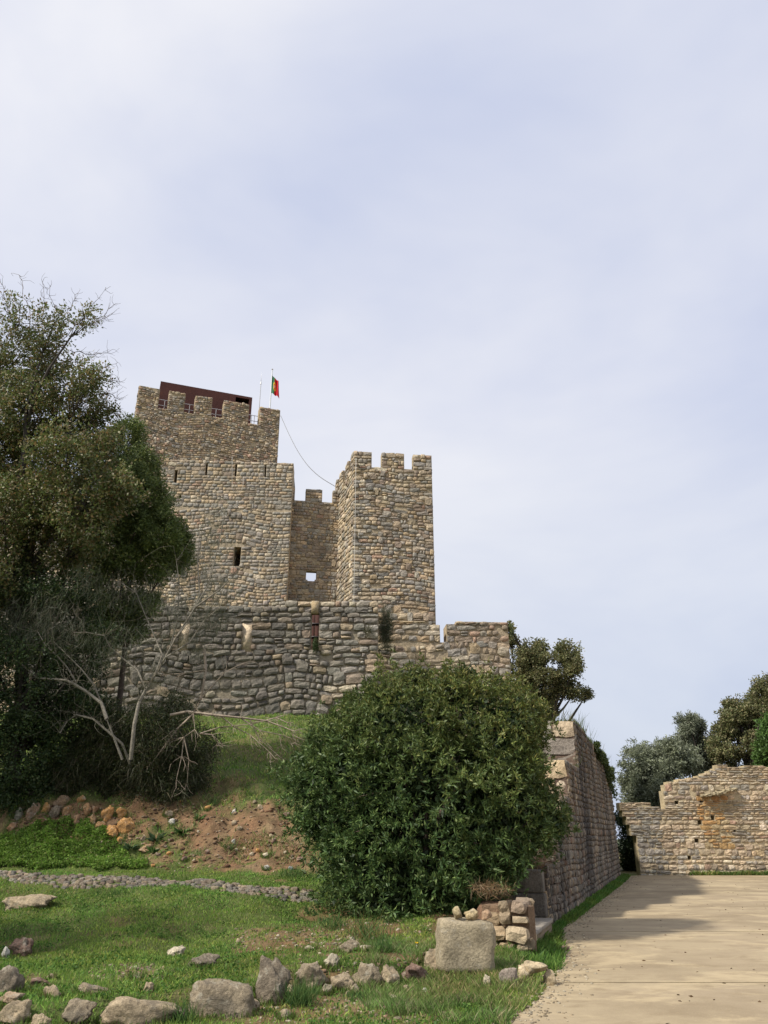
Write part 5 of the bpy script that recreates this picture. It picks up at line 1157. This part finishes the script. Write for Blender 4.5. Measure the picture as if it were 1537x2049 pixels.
blades(22000, lambda y, t: -.2 + t * 1.9, (8.0, 11.3), lambda x, y, z: (x < edge(y) - .05) & (fbm(x, y, 1.5) > .38), (.05, .12), (.004, .008), [(.10, .15, .04), (.20, .18, .09), (.13, .19, .05)], [3, 2, 2], 'long_grass', 'longer grass beside the pavement edge', lean=.4)
# spiky weeds on the bank
def weed(px, py, s, label, cols, n=26):
    q = hit(px, py); m_ = mpp(q.y, px, py) * s; a = rng.uniform(0, 2 * math.pi, n); d = np.stack([np.cos(a), np.sin(a), rng.uniform(.1, .9, n)], 1); p = np.array(q) + d * .02
    o = leaf_obj('weed', np.repeat(p, 1, 0), d, m_ * rng.uniform(.35, .6, n), m_ * .12, vary(cols, [1] * len(cols), n), m_grass, None, .35, loc=tuple(q)); tag(o, label, 'weed')
WD = [(.06, .10, .05), (.09, .14, .06)]
weed(312, 1682, 44, 'grey green spiky weed above the flat orange slab', WD, 40); weed(365, 1672, 44, 'low bright green rosette weed right of the white stone', TG, 50); weed(306, 1706, 34, 'leafy weed beside the flat orange slab', TG, 40); weed(398, 1640, 34, 'green weed high on the red soil', TG, 36); weed(262, 1700, 36, 'silvery weed at the foot of the orange rocks', WD, 40)
# yellow flower
q = hit(834, 1900); fl = thing('yellow_flower', 'single yellow flower in front of the bush', 'flower', tuple(q))
tube('stem', [q, q + Vector((0, 0, .07))], .003, m_leaf, fl, 4); 
a = np.linspace(0, 2 * math.pi, 12, endpoint=False); leaf_obj('petals', np.tile(np.array(q) + [0, 0, .07], (12, 1)), np.stack([np.cos(a), np.sin(a) - .6, .4 + 0 * a], 1), .026, .014, np.tile((.75, .5, .02), (12, 1)), m_grass, fl)

# dead brown grass and roots over the rubble pier
for px_, py_, Yq, lab in ((985, 1778, 12.6, 'withered brown grass hanging over the rubble pier'), (1068, 1722, 15.0, 'reddish dry grass on top of the dark grey block')):
    q = P(px_, py_, Yq); hang(lab, 'dry_grass', q, np.array([.34, .25, .09]), 420, [(.20, .12, .06), (.14, .10, .05), (.24, .17, .09)], up=-.1, L=(.06, .2), W=(.004, .010))
# grit spilled on the pavement edge, dead leaves
n = 2600; y = rng.uniform(8, 33, n); x = edge(y) + rng.normal(size=n) * .22; v, f = ico(1); sz = rng.uniform(.006, .022, n)
V = (v[None] * sz[:, None, None] * np.array([1.2, 1, .6])) + np.stack([x, y, np.full(n, .022)], 1)[:, None]; Fc = f[None] + (np.arange(n) * len(v))[:, None, None]
o = mesh_np('edge_grit', V.reshape(-1, 3), Fc.reshape(-1, 3), np.repeat(np.array([GT, PL, GR])[rng.integers(0, 3, n)], len(v), 0), m_rock); tag(o, 'grit along the pavement edge', kind='stuff')
n = 260; y = rng.uniform(8, 33, n); x = edge(y) + rng.uniform(.1, 5, n) ** 1.2; p = np.stack([x, y, np.full(n, .026)], 1)
o = leaf_obj('fallen_leaves', p, rng.normal(size=(n, 3)) * np.array([1, 1, .08]), rng.uniform(.02, .06, n), rng.uniform(.008, .03, n), vary([(.16, .10, .05), (.10, .07, .04)], [1, 1], n), m_leaf); tag(o, 'fallen leaves and bits of twig on the pavement', kind='stuff')

blades(26000, lambda y, t: -7 + t * 8, (17.3, 21.5), lambda x, y, z: (fbm(x, y, 2.6) > .60) & (soil_at(x, y, z) > .3), (.04, .12), (.010, .018), [(.10, .15, .04), (.17, .18, .07), (.24, .19, .10)], [3, 2, 1.4], 'bank_grass', 'thin grass and dry stalks on the bare bank', lean=.6)

# grass growing up against the rocks
xs, ys_ = [], []
for (rx, ry, rw_) in ROCKS:
    m_ = int(120 + 420 * rw_); a = rng.uniform(math.pi * .85, math.pi * 2.15, m_); rr_ = rw_ * rng.uniform(.38, .62, m_); xs.append(rx + np.cos(a) * rr_); ys_.append(ry + rw_ * .3 + np.sin(a) * rr_ * .85)
X_, Y_ = np.concatenate(xs), np.concatenate(ys_); kp = (fbm(X_, Y_, 3.3) > .40) & (X_ < edge(Y_)); X_, Y_ = X_[kp], Y_[kp]; n = len(X_)
p = np.stack([X_, Y_, height(X_, Y_) - .01], 1)
o = leaf_obj('rock_foot_grass', p, rng.normal(size=(n, 3)) * .4 + np.array([0, 0, 1]), rng.uniform(.03, .11, n), rng.uniform(.005, .012, n), vary([(.10, .16, .035), (.15, .20, .05), (.20, .18, .08)], [3, 2, 1], n), m_grass); tag(o, 'grass growing against the foot of the rocks', kind='stuff')
